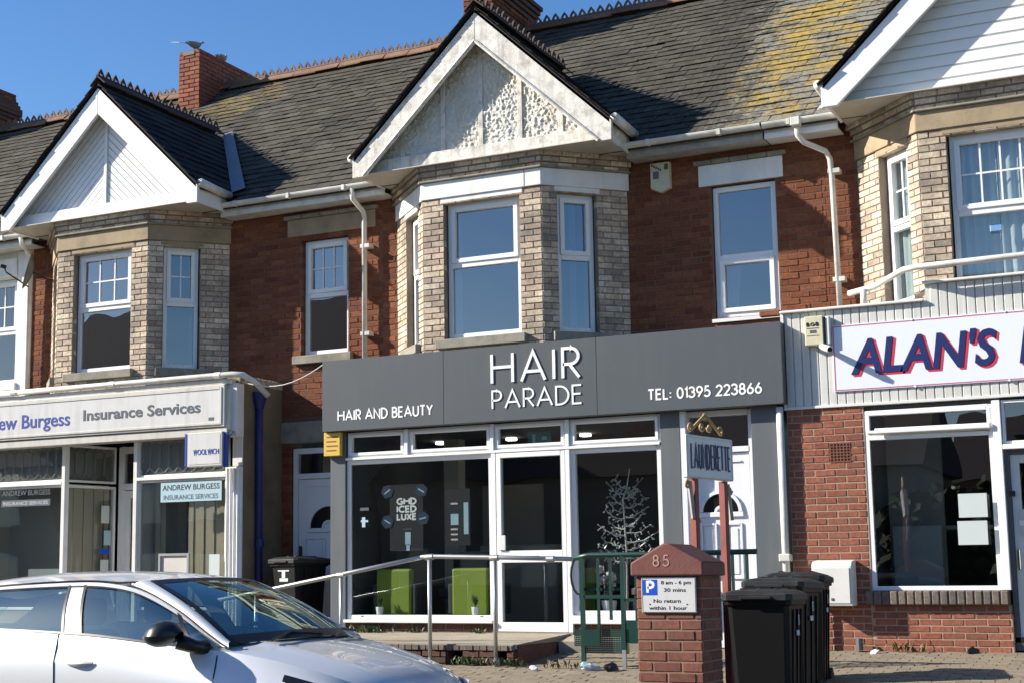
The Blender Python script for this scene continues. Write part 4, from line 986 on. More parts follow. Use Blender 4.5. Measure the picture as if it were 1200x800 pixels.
# ================================================================== SIGNS
FS = Fr(0, -1.05)
t = thing('fascia_sign', 'long dark grey fascia sign with raised white salon lettering', 'shop sign', (-6.8, -1.0, 3.4))
for a, b in ((-9.69, -8.02), (-8.02, -6.10), (-6.10, -4.02)):
    bx('sign_panel', 'fascia_grey', t, a+.0015, b-.0015, -.16, 0, 3.405, 4.275, FS, bevel=.003)
bx('top_trim', 'fascia_grey', t, -9.69, -4.02, -1.0, -.162, 4.235, 4.262, FS); bx('sign_return', 'fascia_grey', t, -4.045, -4.018, -.16, -.001, 3.41, 4.27, FS)
strokes(t, 'HAIR', FS, -7.385, -6.31, 3.845, .335, .034, .0, .013, 'letter_white', hv=.30)
strokes(t, 'PARADE', FS, -7.385, -6.285, 3.55, .205, .021, .0, .009, 'letter_white', hv=.22)
strokes(t, 'HAIR AND BEAUTY', FS, -9.46, -8.17, 3.53, .115, .0195, .0, .004, 'letter_white', hv=.24)
strokes(t, 'TEL: 01395 223866', FS, -5.50, -4.25, 3.535, .108, .0195, .0, .004, 'letter_white', hv=.24)
# insurance fascia
FI = Fr(0, -1.14)
t = thing('fascia_sign', 'weathered white box sign of the insurance office with blue and grey lettering', 'shop sign', (-13, -1.1, 3.54))
bx('sign_box', 'sign_box', t, -15.75, -11.08, -.14, 0, 3.545, 4.085, FI, bevel=.008)
mb = MB(); ring(mb, FI, -15.75, -11.12, 3.575, 4.05, .03, -.01, .012); mb.build('sign_frame', 'sign_box', t, bevel=.004)
bx('sign_face', 'sign_white', t, -15.72, -11.15, .0, .004, 3.60, 4.02, FI)
bx('lower_board', 'sign_box', t, -15.3, -11.05, -.24, -.02, 3.44, 3.535, FI, bevel=.008)
bx('end_cap', 'sign_box', t, -11.10, -11.02, -.14, -.03, 3.50, 4.03, FI, bevel=.008)
P = lambda u, z: onwall(FI, u, z, .006)
bfont(t, 'Andrew Burgess', P(-15.44, 3.70), .26, 'letter_blue', 1.85, bold=.003, split=True, merge=True); bfont(t, 'Insurance Services', P(-13.36, 3.745), .20, 'letter_grey', 1.91, bold=.004, split=True, merge=True)
bx('makers_plate', 'letter_grey', t, -11.32, -11.24, .004, .007, 3.63, 3.67, FI)
# projecting sign
t = thing('projecting_sign', 'small square white sign hanging out above the office window beside the pilaster', 'sign', (-11.0, -1.2, 3.0))
PS = Fr(-11.56, -1.27, .9, .0)
bx('sign_case', 'sign_box', t, 0, .54, -.10, 0, 3.04, 3.47, PS, bevel=.008); bx('sign_face', 'sign_white', t, .03, .51, 0, .004, 3.07, 3.44, PS); bx('blue_edge', 'letter_blue', t, -.03, .0, -.10, .004, 3.05, 3.46, PS)
bx('bracket', 'letter_blue', t, .54, .60, -.06, -.03, 3.02, 3.46, PS); MB().tube([PS(.60, -.05, 3.40), (-11.0, -1.06, 3.48)], .012, 6).build('stay', 'letter_grey', t)
strokes(t, 'WOOLWICH', PS, .11, .49, 3.19, .062, .0105, .004, .003, 'letter_blue', one=True, name='lettering', hv=.32)
# right-hand fascia panel
FA = Fr(0, -.905)
t = thing('fascia_sign', 'pale rectangular shop sign with navy and red slanted letters on white ribbed cladding', 'shop sign', (-2, -.9, 3.5))
bx('sign_panel', 'sign_pale', t, -3.515, 1.0, -.0005, .018, 3.505, 4.20, FA, bevel=.003)
mb = MB(); ring(mb, FA, -3.505, .98, 3.515, 4.19, .010, .018, .020); mb.build('border_line', 'pink_line', t)
for i, x in enumerate((-2.7, -1.8)):
    for z in (3.51, 4.195): MB().tube([FA(x, .018, z), FA(x, .026, z)], .012, 8).build('fixing_cap', 'upvc', t)
bfont(t, "ALAN'S", onwall(FA, -3.31, 3.665, .0205), .50, 'letter_red', 1.44, bold=.014, shear=.17, ext=.001, split=True)
bfont(t, "ALAN'S", onwall(FA, -3.335, 3.685, .0245), .50, 'navy', 1.44, bold=.012, shear=.17, ext=.0015, split=True)
bfont(t, "B", onwall(FA, -1.67, 3.665, .0205), .50, 'letter_red', None, bold=.014, shear=.17, ext=.001)
bfont(t, "B", onwall(FA, -1.695, 3.685, .0245), .50, 'navy', None, bold=.012, shear=.17, ext=.0015)
# yellow notice
t = thing('alley_sign', 'small yellow notice at the top left corner of the salon front', 'sign', (-9.6, -.95, 3.1))
bx('sign_board', 'yellow_sign', t, -9.70, -9.47, 0.0, .07, 3.11, 3.40, Fr(0, -.925), bevel=.006)
for k in range(4): bx('text_line', 'dirt_red' if False else 'red_oxide', t, -9.66, -9.52+.02*(k % 2), .07, .072, 3.17+.055*k, 3.185+.055*k, Fr(0, -.925))
# alarm boxes
t = thing('burglar_alarm', 'cream alarm box high on the brick wall between the stucco gable and the narrow window', 'alarm box', (-5.62, -.05, 6.1))
mb = MB(); mb.prism([(-5.745, 6.16), (-5.62, 6.10), (-5.495, 6.15), (-5.495, 6.465), (-5.745, 6.465)], lambda a, b: W0(a, 0, b), lambda a, b: W0(a+(.01 if a < -5.6 else -.01), .075, b)); mb.build('alarm_case', 'alarm_cream', t, bevel=.006)
for k in range(5): bx('lettering', 'letter_black', t, -5.72+.026*k, -5.702+.026*k, .076, .078, 6.425-.016*k, 6.45-.016*k)
bx('emblem', 'letter_grey', t, -5.70, -5.63, .076, .078, 6.27, 6.36); bx('emblem', 'leaf', t, -5.56, -5.515, .076, .078, 6.37, 6.44)
t = thing('burglar_alarm', 'cream alarm box with a lamp below it, on white ribbed cladding', 'alarm box', (-3.66, -.95, 3.99))
bx('alarm_case', 'alarm_cream', t, -3.78, -3.585, .001, .085, 4.0, 4.31, Fr(0, -.905), bevel=.01); bx('side_case', 'dark_plastic', t, -3.583, -3.57, .005, .08, 4.02, 4.29, Fr(0, -.905))
bx('alarm_back', 'box_white', t, -3.568, -3.52, .001, .07, 4.0, 4.30, Fr(0, -.905), bevel=.01)
AL = Fr(0, -.905)
strokes(t, 'BGB', AL, -3.755, -3.635, 4.205, .032, .010, .086, .002, 'letter_black', one=True, name='lettering', hv=.4)
bx('text_line', 'letter_grey', t, -3.757, -3.63, .086, .088, 4.178, 4.184, AL); bx('text_line', 'letter_grey', t, -3.757, -3.63, .086, .088, 4.10, 4.105, AL); bx('emblem', 'letter_grey', t, -3.725, -3.66, .086, .088, 4.13, 4.16, AL)
MB().tube([(-3.62, -.97, 3.99), (-3.58, -1.02, 3.965), (-3.50, -1.14, 3.925), (-3.49, -1.155, 3.92)], [.026, .034, .036, .030], 12).build('lamp', 'upvc_old', t); MB().tube([(-3.489, -1.157, 3.92), (-3.483, -1.166, 3.917)], .024, 10).build('lamp_lens', 'black_gloss', t)
# satellite dish
t = thing('satellite_dish', 'dark satellite dish edge-on beside the white downpipe at far left', 'satellite dish', (-14.9, -.1, 6.0))
rows = []; c0 = Vector((-14.99, -.40, 6.05)); ax = Vector((-.75, -.62, .25)).normalized(); ux = ax.cross(Vector((0, 0, 1))).normalized(); vx = ux.cross(ax)
for i in range(7):
    r = .27*i/6; rows.append([c0+ux*r*cos(2*pi*j/20)*.92+vx*r*sin(2*pi*j/20)+ax*(r*r*1.1) for j in range(21)])
MB().grid(rows).build('dish', 'fascia_grey_side', t, smooth=True)
MB().tube([c0-vx*.22, c0+ax*.36-vx*.10, c0+ax*.42-vx*.02], .012, 6).build('arm', 'black_plastic', t); MB().tube([c0+ax*.38-vx*.03, c0+ax*.46-vx*.03], .03, 8).build('receiver', 'black_plastic', t)
MB().tube([c0, (-14.93, -.2, 6.0), (-14.93, .0, 6.0)], .02, 6).build('wall_bracket', 'black_plastic', t)
# slack cable between the two shops
t = MB().tube([(-10.95+1.27*i/10, -.95, 4.12-.12*sin(pi*i/10)+.16*i/10*(i/10)) for i in range(11)], .008, 5).build('cable', 'pale_cloth', None); tag(t, 'thin slack cable strung from the office parapet to the grey fascia sign', 'cable')
t = MB().tube([(-9.04, -.02, 4.86), (-9.06, -.03, 4.75), (-9.05, -.02, 4.4)], .009, 6).build('door_bell_wire', 'buff_brick', None); tag(t, 'short wire drooping down the red brick beside the central bay', 'cable')
# ================================================================== FORECOURT
pf = MB(); PX0, PX1 = -9.62, -6.54
pf.prism([(.9, 1.0), (2.36, .932), (2.36, .885), (.9, .885)], lambda a, b: W0(PX0, a, b), lambda a, b: W0(PX1, a, b))
pf = struct(pf.build('platform', 'concrete'))
PFr = Fr(0, -2.36)
vents = [(-7.36, -7.17, .5, .86), (-6.80, -6.66, .5, .86)]
for (a, b, c, d) in cut(cut([(PX0, PX1, .60, .884)], vents[0]), vents[1]): bx('brick_backing', 'mortar_dark', pf, a, b, -.2, -.03, c, d, PFr)
lay_build(lay_list(PFr, PX0, PX1, .66, .86, vents, H=.07, dep=.06), 'dark_brick', pf, cap=90)
its = lay_list(PFr, PX0, PX1, .862, .925, L=.08, H=.063, dep=.12, proud=.012, rough=.008); lay_build(its, 'sill_brick', pf, name='edge_brick', cap=60)
bx('side_wall', 'dark_brick', pf, PX1, PX1+.02, .9, 2.36, .70, .925)
S = MB(); S.add([W0(-6.5, .9, .99), W0(-5.2, .9, .94), W0(-5.2, 1.25, .92), W0(-6.5, 1.35, .93), W0(-6.5, .9, .8), W0(-5.2, .9, .8), W0(-5.2, 1.25, .8), W0(-6.5, 1.35, .8)], [(0, 1, 2, 3), (3, 2, 6, 7), (0, 3, 7, 4), (1, 5, 6, 2)]); struct(S.build('doorstep_slab', 'concrete'))
# grey tubular handrail
RL = Fr(0, -2.45)
t = thing('handrail', 'grey tubular steel handrail sloping up along the salon platform', 'handrail', (-7.5, -2.45, .73))
MB().tube([RL(-10.4, 0, 1.36), RL(-9.47, 0, 1.515), RL(-8.59, 0, 1.665), RL(-7.60, 0, 1.835)], .024, 10).build('rail', 'galvanised', t, smooth=True)
MB().tube([RL(-7.60, 0, 1.838), RL(-7.5, 0, 1.845), RL(-6.74, 0, 1.825), RL(-5.88, 0, 1.795)], .024, 10).build('rail', 'galvanised', t, smooth=True)
for x, zt in ((-9.7, 1.47), (-8.59, 1.66), (-7.50, 1.84), (-6.74, 1.82)):
    MB().tube([RL(x, 0, gz(-2.45)-.05), RL(x, 0, zt)], .022, 10).build('post', 'galvanised', t, smooth=True)
    MB().tube([RL(x-.045, 0, zt-.004), RL(x+.045, 0, zt+.001)], .033, 10).build('clamp', 'galvanised', t)
    MB().tube([RL(x, 0, gz(-2.45)), RL(x, 0, gz(-2.45)+.06)], .034, 10).build('foot_collar', 'galvanised', t)
MB().tube([RL(-6.15, 0, 1.80), RL(-6.07, 0, 1.80)], .032, 10).build('clamp', 'galvanised', t)
# green railing
t = thing('railing', 'dark green painted metal railing with a low mesh panel, behind the brick pillar', 'railing', (-5, -2.45, .73))
MB().tube([RL(-5.86, 0, 1.80), RL(-5.70, 0, 1.83), RL(-5.1, 0, 1.83), RL(-3.98, 0, 1.84)], .026, 8).build('rail', 'green_paint', t, smooth=True)
bx('rail', 'green_paint', t, -5.80, -5.35, -.015, .015, 1.40, 1.435, RL); bx('rail', 'green_paint', t, -5.78, -5.36, -.05, -.03, 1.475, 1.505, RL); bx('rail', 'green_paint', t, -5.32, -3.98, -.015, .015, 1.37, 1.40, RL)
for x in (-5.77, -5.34): bx('post', 'green_paint', t, x-.02, x+.02, -.02, .02, .74 if x < -5.5 else .90, 1.82, RL); bx('post_foot', 'galvanised', t, x-.018, x+.018, -.018, .018, .70, 1.0, RL)
for x, z0 in ((-5.60, .98), (-5.47, 1.19), (-5.20, 1.0), (-5.06, 1.0), (-4.78, 1.0), (-4.64, 1.0), (-4.5, 1.0), (-4.36, 1.0), (-4.22, 1.0), (-4.08, 1.0)): bx('bar', 'green_paint', t, x-.013, x+.013, -.013, .013, z0, 1.82, RL)
MB().tube([RL(-5.80+.09*cos(a), 0, 1.63+.19*sin(a)) for a in [RD(60+24*k) for k in range(11)]], .012, 6).build('end_loop', 'green_paint', t, smooth=True)
for (a, b, c, d, e) in ((-5.86, -5.58, .93, 1.10, .02), (-5.80, -5.30, .86, 1.10, -.03)):
    mb = MB(); n = int((b-a)/.018)
    for i in range(n): mb.box(a+i*.018, a+i*.018+.011, e-.002, e+.002, c, d, RL)
    for i in range(int((d-c)/.02)): mb.box(a, b, e-.003, e+.003, c+i*.02, c+i*.02+.013, RL)
    mb.build('mesh_panel', 'green_paint', t, kind='stuff')
bx('low_panel', 'green_paint', t, -5.45, -5.0, -.30, -.28, .95, 1.18, RL)
# brick gate pillar with parking sign
PC = Vector((-3.61, -5.95, 0)); gzp = gz(-6.0)
t = thing('brick_pillar', 'square red brick gate pillar with pitched painted cap numbered 85', 'pillar', (PC.x, PC.y, gzp))
hw = .243; ptop = 1.585
core = bx('pillar_core', 'mortar_mid', t, PC.x-hw+.006, PC.x+hw-.006, -PC.y-hw+.006, -PC.y+hw-.006, .2, ptop-.01)
c4 = [Fr(PC.x-hw, PC.y-hw, 1, 0), Fr(PC.x+hw, PC.y-hw, 0, 1), Fr(PC.x+hw, PC.y+hw, -1, 0), Fr(PC.x-hw, PC.y+hw, 0, -1)]
its = []
for i, fr in enumerate(c4): its += lay_list(fr, 0, 2*hw, .24, ptop, H=.0732, L=.218, j=.011, bond=.5 if i % 2 == 0 else .25, dep=.06)
lay_build(its, 'pillar_brick', core, cap=260)
e = .275
mb = MB(); z0, z1, z2 = 1.60, 1.695, 1.835
F0 = [(-e, z0), (e, z0), (e, z1), (.02, z2), (-.02, z2), (-e, z1)]
mb.prism(F0, lambda a, b: Vector((PC.x+a, PC.y-e, b)), lambda a, b: Vector((PC.x+a, PC.y+e, b)))
cap = mb.build('pillar_cap', 'cap_red', t, bevel=.012)
for k in range(5): bx('cap_slab', 'cap_red', cap, PC.x+.03, PC.x+e-.0, -PC.y-e+.02+k*.106, -PC.y-e+.118+k*.106, 1.70, 1.702)
bx('cap_bed', 'mortar_dark', t, PC.x-hw+.006, PC.x+hw-.006, -PC.y-hw+.006, -PC.y+hw-.006, 1.575, 1.60)
strokes(cap, '85', Fr(PC.x, PC.y-e-.001), -.035-.06, .065-.045, 1.672, .075, .010, 0, .002, 'worn_number', one=True, name='number', hv=.45)
t = thing('parking_sign', 'white parking restriction sign with blue P on the brick pillar', 'sign', (PC.x, PC.y-hw-.01, 1.3))
PK = Fr(PC.x-hw, PC.y-hw-.006)
bx('sign_plate', 'sign_white', t, .045, .455, -.002, .010, 1.335, 1.59, PK, bevel=.003); mb = MB(); ring(mb, PK, .049, .451, 1.339, 1.586, .0035, .010, .0112); mb.build('border_line', 'letter_grey', t)
bx('blue_square', 'parking_blue', t, .056, .166, .010, .0112, 1.462, 1.574, PK)
strokes(t, 'P', PK, .092, .137, 1.480, .078, .019, .0112, .001, 'letter_white', one=True, name='letter_p')
bf = lambda s, u, z, sz, w_: bfont(t, s, onwall(PK, u, z, .0108), sz, 'letter_black', w_, bold=.0006, ext=.0004)
bf('8 am - 6 pm', .195, 1.540, .036, .225); bf('30 mins', .215, 1.487, .036, .165); bf('No return', .135, 1.408, .037, .205); bf('within 1 hour', .100, 1.358, .037, .285)
for u in (.105, .385): bx('fixing', 'letter_grey', t, u-.004, u+.004, .010, .013, 1.393, 1.401, PK)
# launderette sign on two posts, edge-on to the street
LF = Fr(-3.69, -5.40, .2147, .9767)
t = thing('post_sign', 'launderette sign board on two dark red posts with gold scrollwork above', 'sign', (-3.62, -5.05, gz(-5.1)))
bx('sign_board', 'upvc_old', t, .0, .73, -.045, 0, 2.365, 2.705, LF, bevel=.006)
mb = MB(); ring(mb, LF, .008, .722, 2.373, 2.697, .012, 0, .005); mb.build('sign_border', 'box_white', t)
strokes(t, 'LAUNDERETTE', LF, .06, .675, 2.445, .19, .0155, .004, .003, 'navy', hv=.34)
for u in (.13, .60): bx('post', 'red_oxide', t, u-.028, u+.028, -.052, .004, gz(-5.1)-.05, 2.36, LF, bevel=.004)
def scroll(c_u, c_z, r, s, turns=1.3, ph=0):
    pts = []
    for i in range(22):
        q = i/21; a = ph+s*q*turns*2*pi; rr = r*(1-q*.8); pts.append(LF(c_u+rr*cos(a), -.022, c_z+rr*sin(a)))
    return pts
for a, b in (((.10, 2.74), (.32, 2.87)), ((.36, 2.87), (.58, 2.74))):
    MB().tube([LF(a[0], -.022, a[1]), LF(b[0], -.022, b[1])], .013, 6).build('scroll_bar', 'gold', t)
for (u, z, r, s, ph) in ((.10, 2.76, .04, 1, 0), (.58, 2.76, .04, -1, 3.1), (.28, 2.78, .035, -1, 0), (.40, 2.78, .035, 1, 3.1), (.34, 2.86, .03, 1, 1), (.03, 2.31, .035, 1, 0), (.17, 2.02, .035, 1, 0), (.70, 2.29, .035, -1, 0)):
    MB().tube(scroll(u, z, r, s, 1.3, ph), .011, 6).build('scroll', 'gold', t, smooth=True)
for u in (.055, .66): MB().tube([LF(u, -.02, 2.34), LF(u+.02, -.02, 2.22), LF(u+.05, -.02, 2.05)], .02, 6).build('scroll_bracket', 'timber_grey', t)
# wheelie bins
def bin_(loc, rz, label, lidmat='lid_plastic', sticker=0, lift=0):
    t = thing('wheelie_bin', label, 'wheelie bin', loc, 'black wheelie bins', rz)
    wt, dt, wb, db, h = .245, .285, .20, .21, .99
    V = []
    for z, a, b0, b1 in ((.06, wb, db-.03, db), (.10, wb+.005, db, db+.01), (.62, .225, .25, .25), (.93, wt-.008, dt-.01, dt-.012), (.932, wt+.012, dt+.012, dt+.01), (h, wt+.014, dt+.016, dt+.012)):
        c = .035
        V.append([Vector((x, y, z)) for x, y in ((-a+c, -b0), (a-c, -b0), (a, -b0+c), (a, b1-c), (a-c, b1), (-a+c, b1), (-a, b1-c), (-a, -b0+c), (-a+c, -b0))])
    mb = MB().grid(V); mb.add(V[0][:-1], [tuple(range(8))]); mb.build('bin_body', 'dark_plastic', t, local=True, bevel=.004)
    lid = MB(); L_ = []
    for z, a, b0, b1 in ((h-.02, wt+.026, dt+.035, dt+.02), (h+.025, wt+.026, dt+.035, dt+.02), (h+.05, wt-.02, dt-.01, dt-.03), (h+.062, wt-.08, dt-.08, dt-.10)):
        c = .04; L_.append([Vector((x, y, z)) for x, y in ((-a+c, -b0), (a-c, -b0), (a, -b0+c), (a, b1-c), (a-c, b1), (-a+c, b1), (-a, b1-c), (-a, -b0+c), (-a+c, -b0))])
    lid.grid(L_); lid.add(L_[-1][:-1], [tuple(range(8))[::-1]]); lo = lid.build('lid', lidmat, t, local=True, bevel=.004); lo.rotation_euler = (-lift, 0, 0)
    for k in (-.13, 0, .13): MB().box(k-.02, k+.02, -.20, .16, h+.055, h+.072).build('lid_rib', lidmat, lo, local=True, bevel=.005)
    for sx in (-1, 1):
        for yy in (-.13, .02, .15): MB().add([(sx*.2, yy-.010, .12), (sx*.2, yy+.010, .12), (sx*.238, yy+.012, .90), (sx*.238, yy-.012, .90), (sx*.213, yy-.010, .12), (sx*.213, yy+.010, .12), (sx*.249, yy+.012, .90), (sx*.249, yy-.012, .90)], [(4, 5, 6, 7), (0, 4, 7, 3), (1, 2, 6, 5), (3, 7, 6, 2)]).build('body_rib', 'dark_plastic', t, local=True)
    MB().tube([(-.20, dt+.075, h-.01), (.20, dt+.075, h-.01)], .016, 8).build('handle', 'black_plastic', t, local=True)
    for k in (-.19, -.07, .07, .19): MB().box(k-.014, k+.014, dt-.01, dt+.085, h-.04, h+.015).build('handle_bracket', 'black_plastic', t, local=True)
    MB().box(-.12, .12, -dt-.055, -dt-.03, h-.015, h+.012).build('front_grip', lidmat, t, local=True, bevel=.006)
    for k in (-.21, .21):
        wv = MB().tube([(k-.025, .20, .10), (k+.025, .20, .10)], .10, 18); wv.build('wheel', 'rubber', t, local=True)
    if sticker == 1:
        MB().box(-.10, .10, -.272, -.268, .87, .885).build('sticker', 'paper', t, local=True); MB().box(-.03, .03, -.270, -.266, .79, .868).build('sticker', 'paper', t, local=True); MB().box(-.075, .075, -.266, -.262, .745, .785).build('sticker', 'paper', t, local=True)
    if sticker == 2:
        MB().box(-.06, .02, -.004, .004, .70, .74, Fr(.246, 0, 0, 1)).build('sticker', 'pink_line' if False else 'paper', t, local=True)
        o = MB(); strokes_l(o, '8', .78, .075, Fr(.248, 0, 0, 1)); o.build('number', 'paper', t, local=True, recalc=False)
    return t
def strokes_l(mb, ch, z, h, fr):
    for st in GL[ch][1]: ribbon(mb, [(px*h, z+py*h) for px, py in st], .010, lambda a, b, c: fr(a, c, b), 0, .002)
bin_((-10.33, -.55, .855), RD(-14), 'black wheelie bin with white sticker, alone in front of the recessed flat door', sticker=1)
bin_((-3.22, -5.02, gz(-5.02)-.04), RD(2), 'nearest of the black wheelie bins right of the brick pillar', sticker=2)
bin_((-3.36, -3.95, gz(-3.95)-.05), RD(-4), 'middle black wheelie bin of the group right of the brick pillar', sticker=2, lift=RD(1.5))
bin_((-3.47, -2.95, gz(-2.95)-.09), RD(5), 'rearmost black wheelie bin of the group, nearest the white utility box', sticker=2, lift=RD(2))
bin_((-3.97, -4.95, gz(-4.95)), RD(0), 'black wheelie bin mostly hidden behind the pillar, its lid edge showing at left')
# white utility box
UB = Fr(0, -.905)
t = thing('utility_box', 'white wall-mounted utility box with a sloping top on the brick shop front', 'utility box', (-3.58, -1.0, 1.30))
mb = MB(); mb.prism([(0, 1.305), (.21, 1.305), (.21, 1.715), (.17, 1.755), (0, 1.77)], lambda a, b: UB(-3.79, a, b), lambda a, b: UB(-3.385, a, b)); mb.build('box_case', 'box_white', t, bevel=.01)
bx('box_door', 'box_white', t, -3.765, -3.41, .211, .219, 1.33, 1.69, UB, bevel=.003); bx('lock', 'letter_grey', t, -3.60, -3.575, .219, .224, 1.36, 1.385, UB)
MB().tube([UB(-3.73, .05, 1.30), UB(-3.73, .05, .87)], .02, 8).build('conduit', 'gutter_white', t)
t = tag(MB().tube([UB(-3.37, .08, .86), UB(-3.37, .08, .98)], .035, 10).build('drain_stub', 'fascia_grey_side'), 'short grey pipe stub standing at the foot of the brick wall under the utility box', 'pipe')
# weeds, litter
def weeds(x, y, z, s, n, mat, label):
    mb = MB()
    for i in range(n):
        a = random.uniform(0, 2*pi); r = random.uniform(0, s); h = random.uniform(.03, .11)*(.6+s*2); px, py = x+r*cos(a)*1.6, y+r*sin(a)*.4; b = random.uniform(0, 2*pi); w_ = random.uniform(.008, .02)
        q = Vector((px+cos(b)*h*.6, py+sin(b)*h*.6, z+h)); u = Vector((-sin(b), cos(b), 0))*w_
        m_ = (Vector((px, py, z))+q)/2+Vector((0, 0, h*.2)); mb.add([(px, py, z), m_+u, q, m_-u], [(0, 1, 2, 3)])
    tag(mb.build('weed', mat, recalc=False), label, 'weed', 'weeds along the wall bases')
weeds(-9.05, -1.02, .98, .22, 90, 'leaf', 'leafy green weed clump at the foot of the left salon window')
weeds(-8.45, -1.0, .985, .08, 26, 'leaf', 'small weed tuft on the platform below the salon window')
weeds(-7.62, -1.0, .985, .05, 20, 'leaf', 'tiny weed beside the salon door frame')
weeds(-7.05, -2.44, .72, .16, 60, 'leaf', 'weeds between the handrail posts at the platform foot'); weeds(-6.55, -2.5, .715, .14, 60, 'leaf', 'bright weeds at the right end of the platform')
weeds(-7.7, -2.44, .72, .12, 30, 'leaf', 'weeds at the platform foot left of the handrail post'); weeds(-6.0, -2.55, .71, .15, 26, 'dry_leaf', 'dry weeds beside the green railing foot')
weeds(-5.4, -1.2, .90, .1, 26, 'dry_leaf', 'dry weeds under the right salon window'); weeds(-3.0, -.98, .85, .25, 30, 'dry_leaf', 'thin dry weeds at the foot of the shop wall')
def litter(x, y, z, s, mat, label, name='litter'):
    bm = bmesh.new(); bmesh.ops.create_icosphere(bm, subdivisions=2, radius=s)
    for v in bm.verts: k = 1+.7*MN.noise(v.co*22/s*.05+Vector((x*9, y, 0))); v.co = Vector((v.co.x*k*1.5, v.co.y*k, v.co.z*k*.6))
    me = bpy.data.meshes.new(name); bm.to_mesh(me); bm.free(); me.materials.append(MT(mat)); o = bpy.data.objects.new(name, me); COL.objects.link(o); o.location = (x, y, z+s*.4); o.rotation_euler = (.4*x, .3, x)
    tag(o, label, 'litter', 'scraps of litter on the forecourt')
litter(-5.70, -2.52, .71, .05, 'pale_blue', 'pale blue crumpled wrapper at the foot of the green railing'); litter(-5.60, -2.60, .70, .06, 'paper', 'white crumpled paper beside the green railing foot')
litter(-5.40, -2.62, .70, .055, 'black_plastic', 'black scrap of plastic beneath the green railing'); litter(-6.2, -2.7, .70, .03, 'paper', 'tiny white scrap on the paving near the platform end'); litter(-2.28, -.98, .85, .045, 'black_plastic', 'small dark crushed can against the shop wall'); litter(-3.2, -1.12, .835, .03, 'box_white', 'pale pebble-like scrap on the shaded paving below the utility box')
# ================================================================== INSIDE THE SALON
def chair(x, y, rz, label):
    t = thing('tub_chair', label, 'chair', (x, y, 1.0), 'lime green chairs in the salon', rz)
    MB().box(-.24, .24, .18, .28, .18, .74).build('backrest', 'lime', t, local=True, bevel=.03); MB().box(-.26, .26, -.24, .18, .28, .42).build('seat', 'lime', t, local=True, bevel=.03)
    for s in (-1, 1):
        MB().box(s*.26-.04, s*.26+.04, -.24, .26, .2, .56).build('armrest', 'car_seat', t, local=True, bevel=.02)
        for q in (-.2, .22): MB().tube([(s*.22, q, 0), (s*.22, q, .22)], .018, 8).build('leg', 'chrome', t, local=True)
chair(-8.90, -.42, pi, 'lime green tub chair behind the left part of the salon window'); chair(-7.88, -.42, pi, 'lime green tub chair beside the salon door'); chair(-6.95, .9, RD(160), 'lime green tub chair seen low through the salon door')
t = thing('chair_like_form', 'dark grey chair-like form between the two lime chairs in the window', 'chair', (-8.30, .1, 1.0))  # chair-like form modelled for a dark grey shape in the window
MB().box(-.28, .28, .1, .2, .4, .95).build('backrest', 'car_seat', t, local=True, bevel=.04); MB().box(-.28, .28, -.3, .1, .38, .5).build('seat', 'car_seat', t, local=True, bevel=.04); MB().tube([(0, -.05, 0), (0, -.05, .38)], .03, 8).build('pedestal', 'chrome', t, local=True); MB().tube([(0, -.05, 0), (0, -.05, .03)], .22, 16).build('foot', 'chrome', t, local=True)
def pot(x, y, z, s, label, fl=0):
    t = thing('potted_plant', label, 'potted plant', (x, y, z), 'potted plants in the salon window')
    MB().tube([(x, y, z), (x, y, z+s)], [s*.42, s*.55], 12).build('pot', 'upvc', t)
    mb = MB()
    for i in range(60):
        a = random.uniform(0, 2*pi); h = s*random.uniform(.7, 1.7); k = random.uniform(.2, .9)*s; q = Vector((x+cos(a)*k, y+sin(a)*k, z+s+h)); u = Vector((-sin(a), cos(a), 0))*.007; c = Vector((x+cos(a)*k*.3, y+sin(a)*k*.3, z+s+h*.5)); mb.add([(x, y, z+s*.9), c+u, q, c-u], [(0, 1, 2, 3)])
    mb.build('leaves', 'leaf', t, recalc=False)
    if fl:
        for i in range(9):
            p_ = Vector((x+random.uniform(-.13, .13), y+random.uniform(-.08, .08), z+s*2.1+random.uniform(-.02, .2)))
            bm = bmesh.new(); bmesh.ops.create_icosphere(bm, subdivisions=1, radius=.05); me = bpy.data.meshes.new('flower'); bm.to_mesh(me); bm.free(); me.materials.append(MT('pale_cloth')); o = bpy.data.objects.new('flower', me); COL.objects.link(o); o.parent = t; o.location = p_-t.location; o.scale = (1, 1, .7)
pot(-9.03, -.80, 1.20, .09, 'small white pot of grassy leaves at the left end of the salon window'); pot(-7.76, -.80, 1.20, .09, 'small white pot of grassy leaves beside the salon door')
pot(-6.15, -.7, 1.20, .16, 'pale flowers in a white pot in the right salon window', 1)
bx('window_shelf', 'room_mid', HC, -9.38, -7.5, -.2, -.06, 1.16, 1.20, SF_); bx('window_shelf', 'room_mid', HC, -6.49, -5.47, -.4, -.06, 1.16, 1.20, SF_)
m_ = bpy.data.materials.new('lamp_glow'); m_.use_nodes = True; MATS['lamp_glow'] = m_; m_.node_tree.nodes['Principled BSDF'].inputs['Emission Color'].default_value = (1, .95, .85, 1); m_.node_tree.nodes['Principled BSDF'].inputs['Emission Strength'].default_value = 6
for lx, ly in ((-8.9, .6), (-7.9, .6), (-6.9, .6), (-5.9, .6), (-8.4, 2.2), (-7.2, 2.2), (-6.1, 2.2)): MB().tube([(lx, ly, 3.372), (lx, ly, 3.345)], .07, 12).build('ceiling_light', 'lamp_glow', HC)
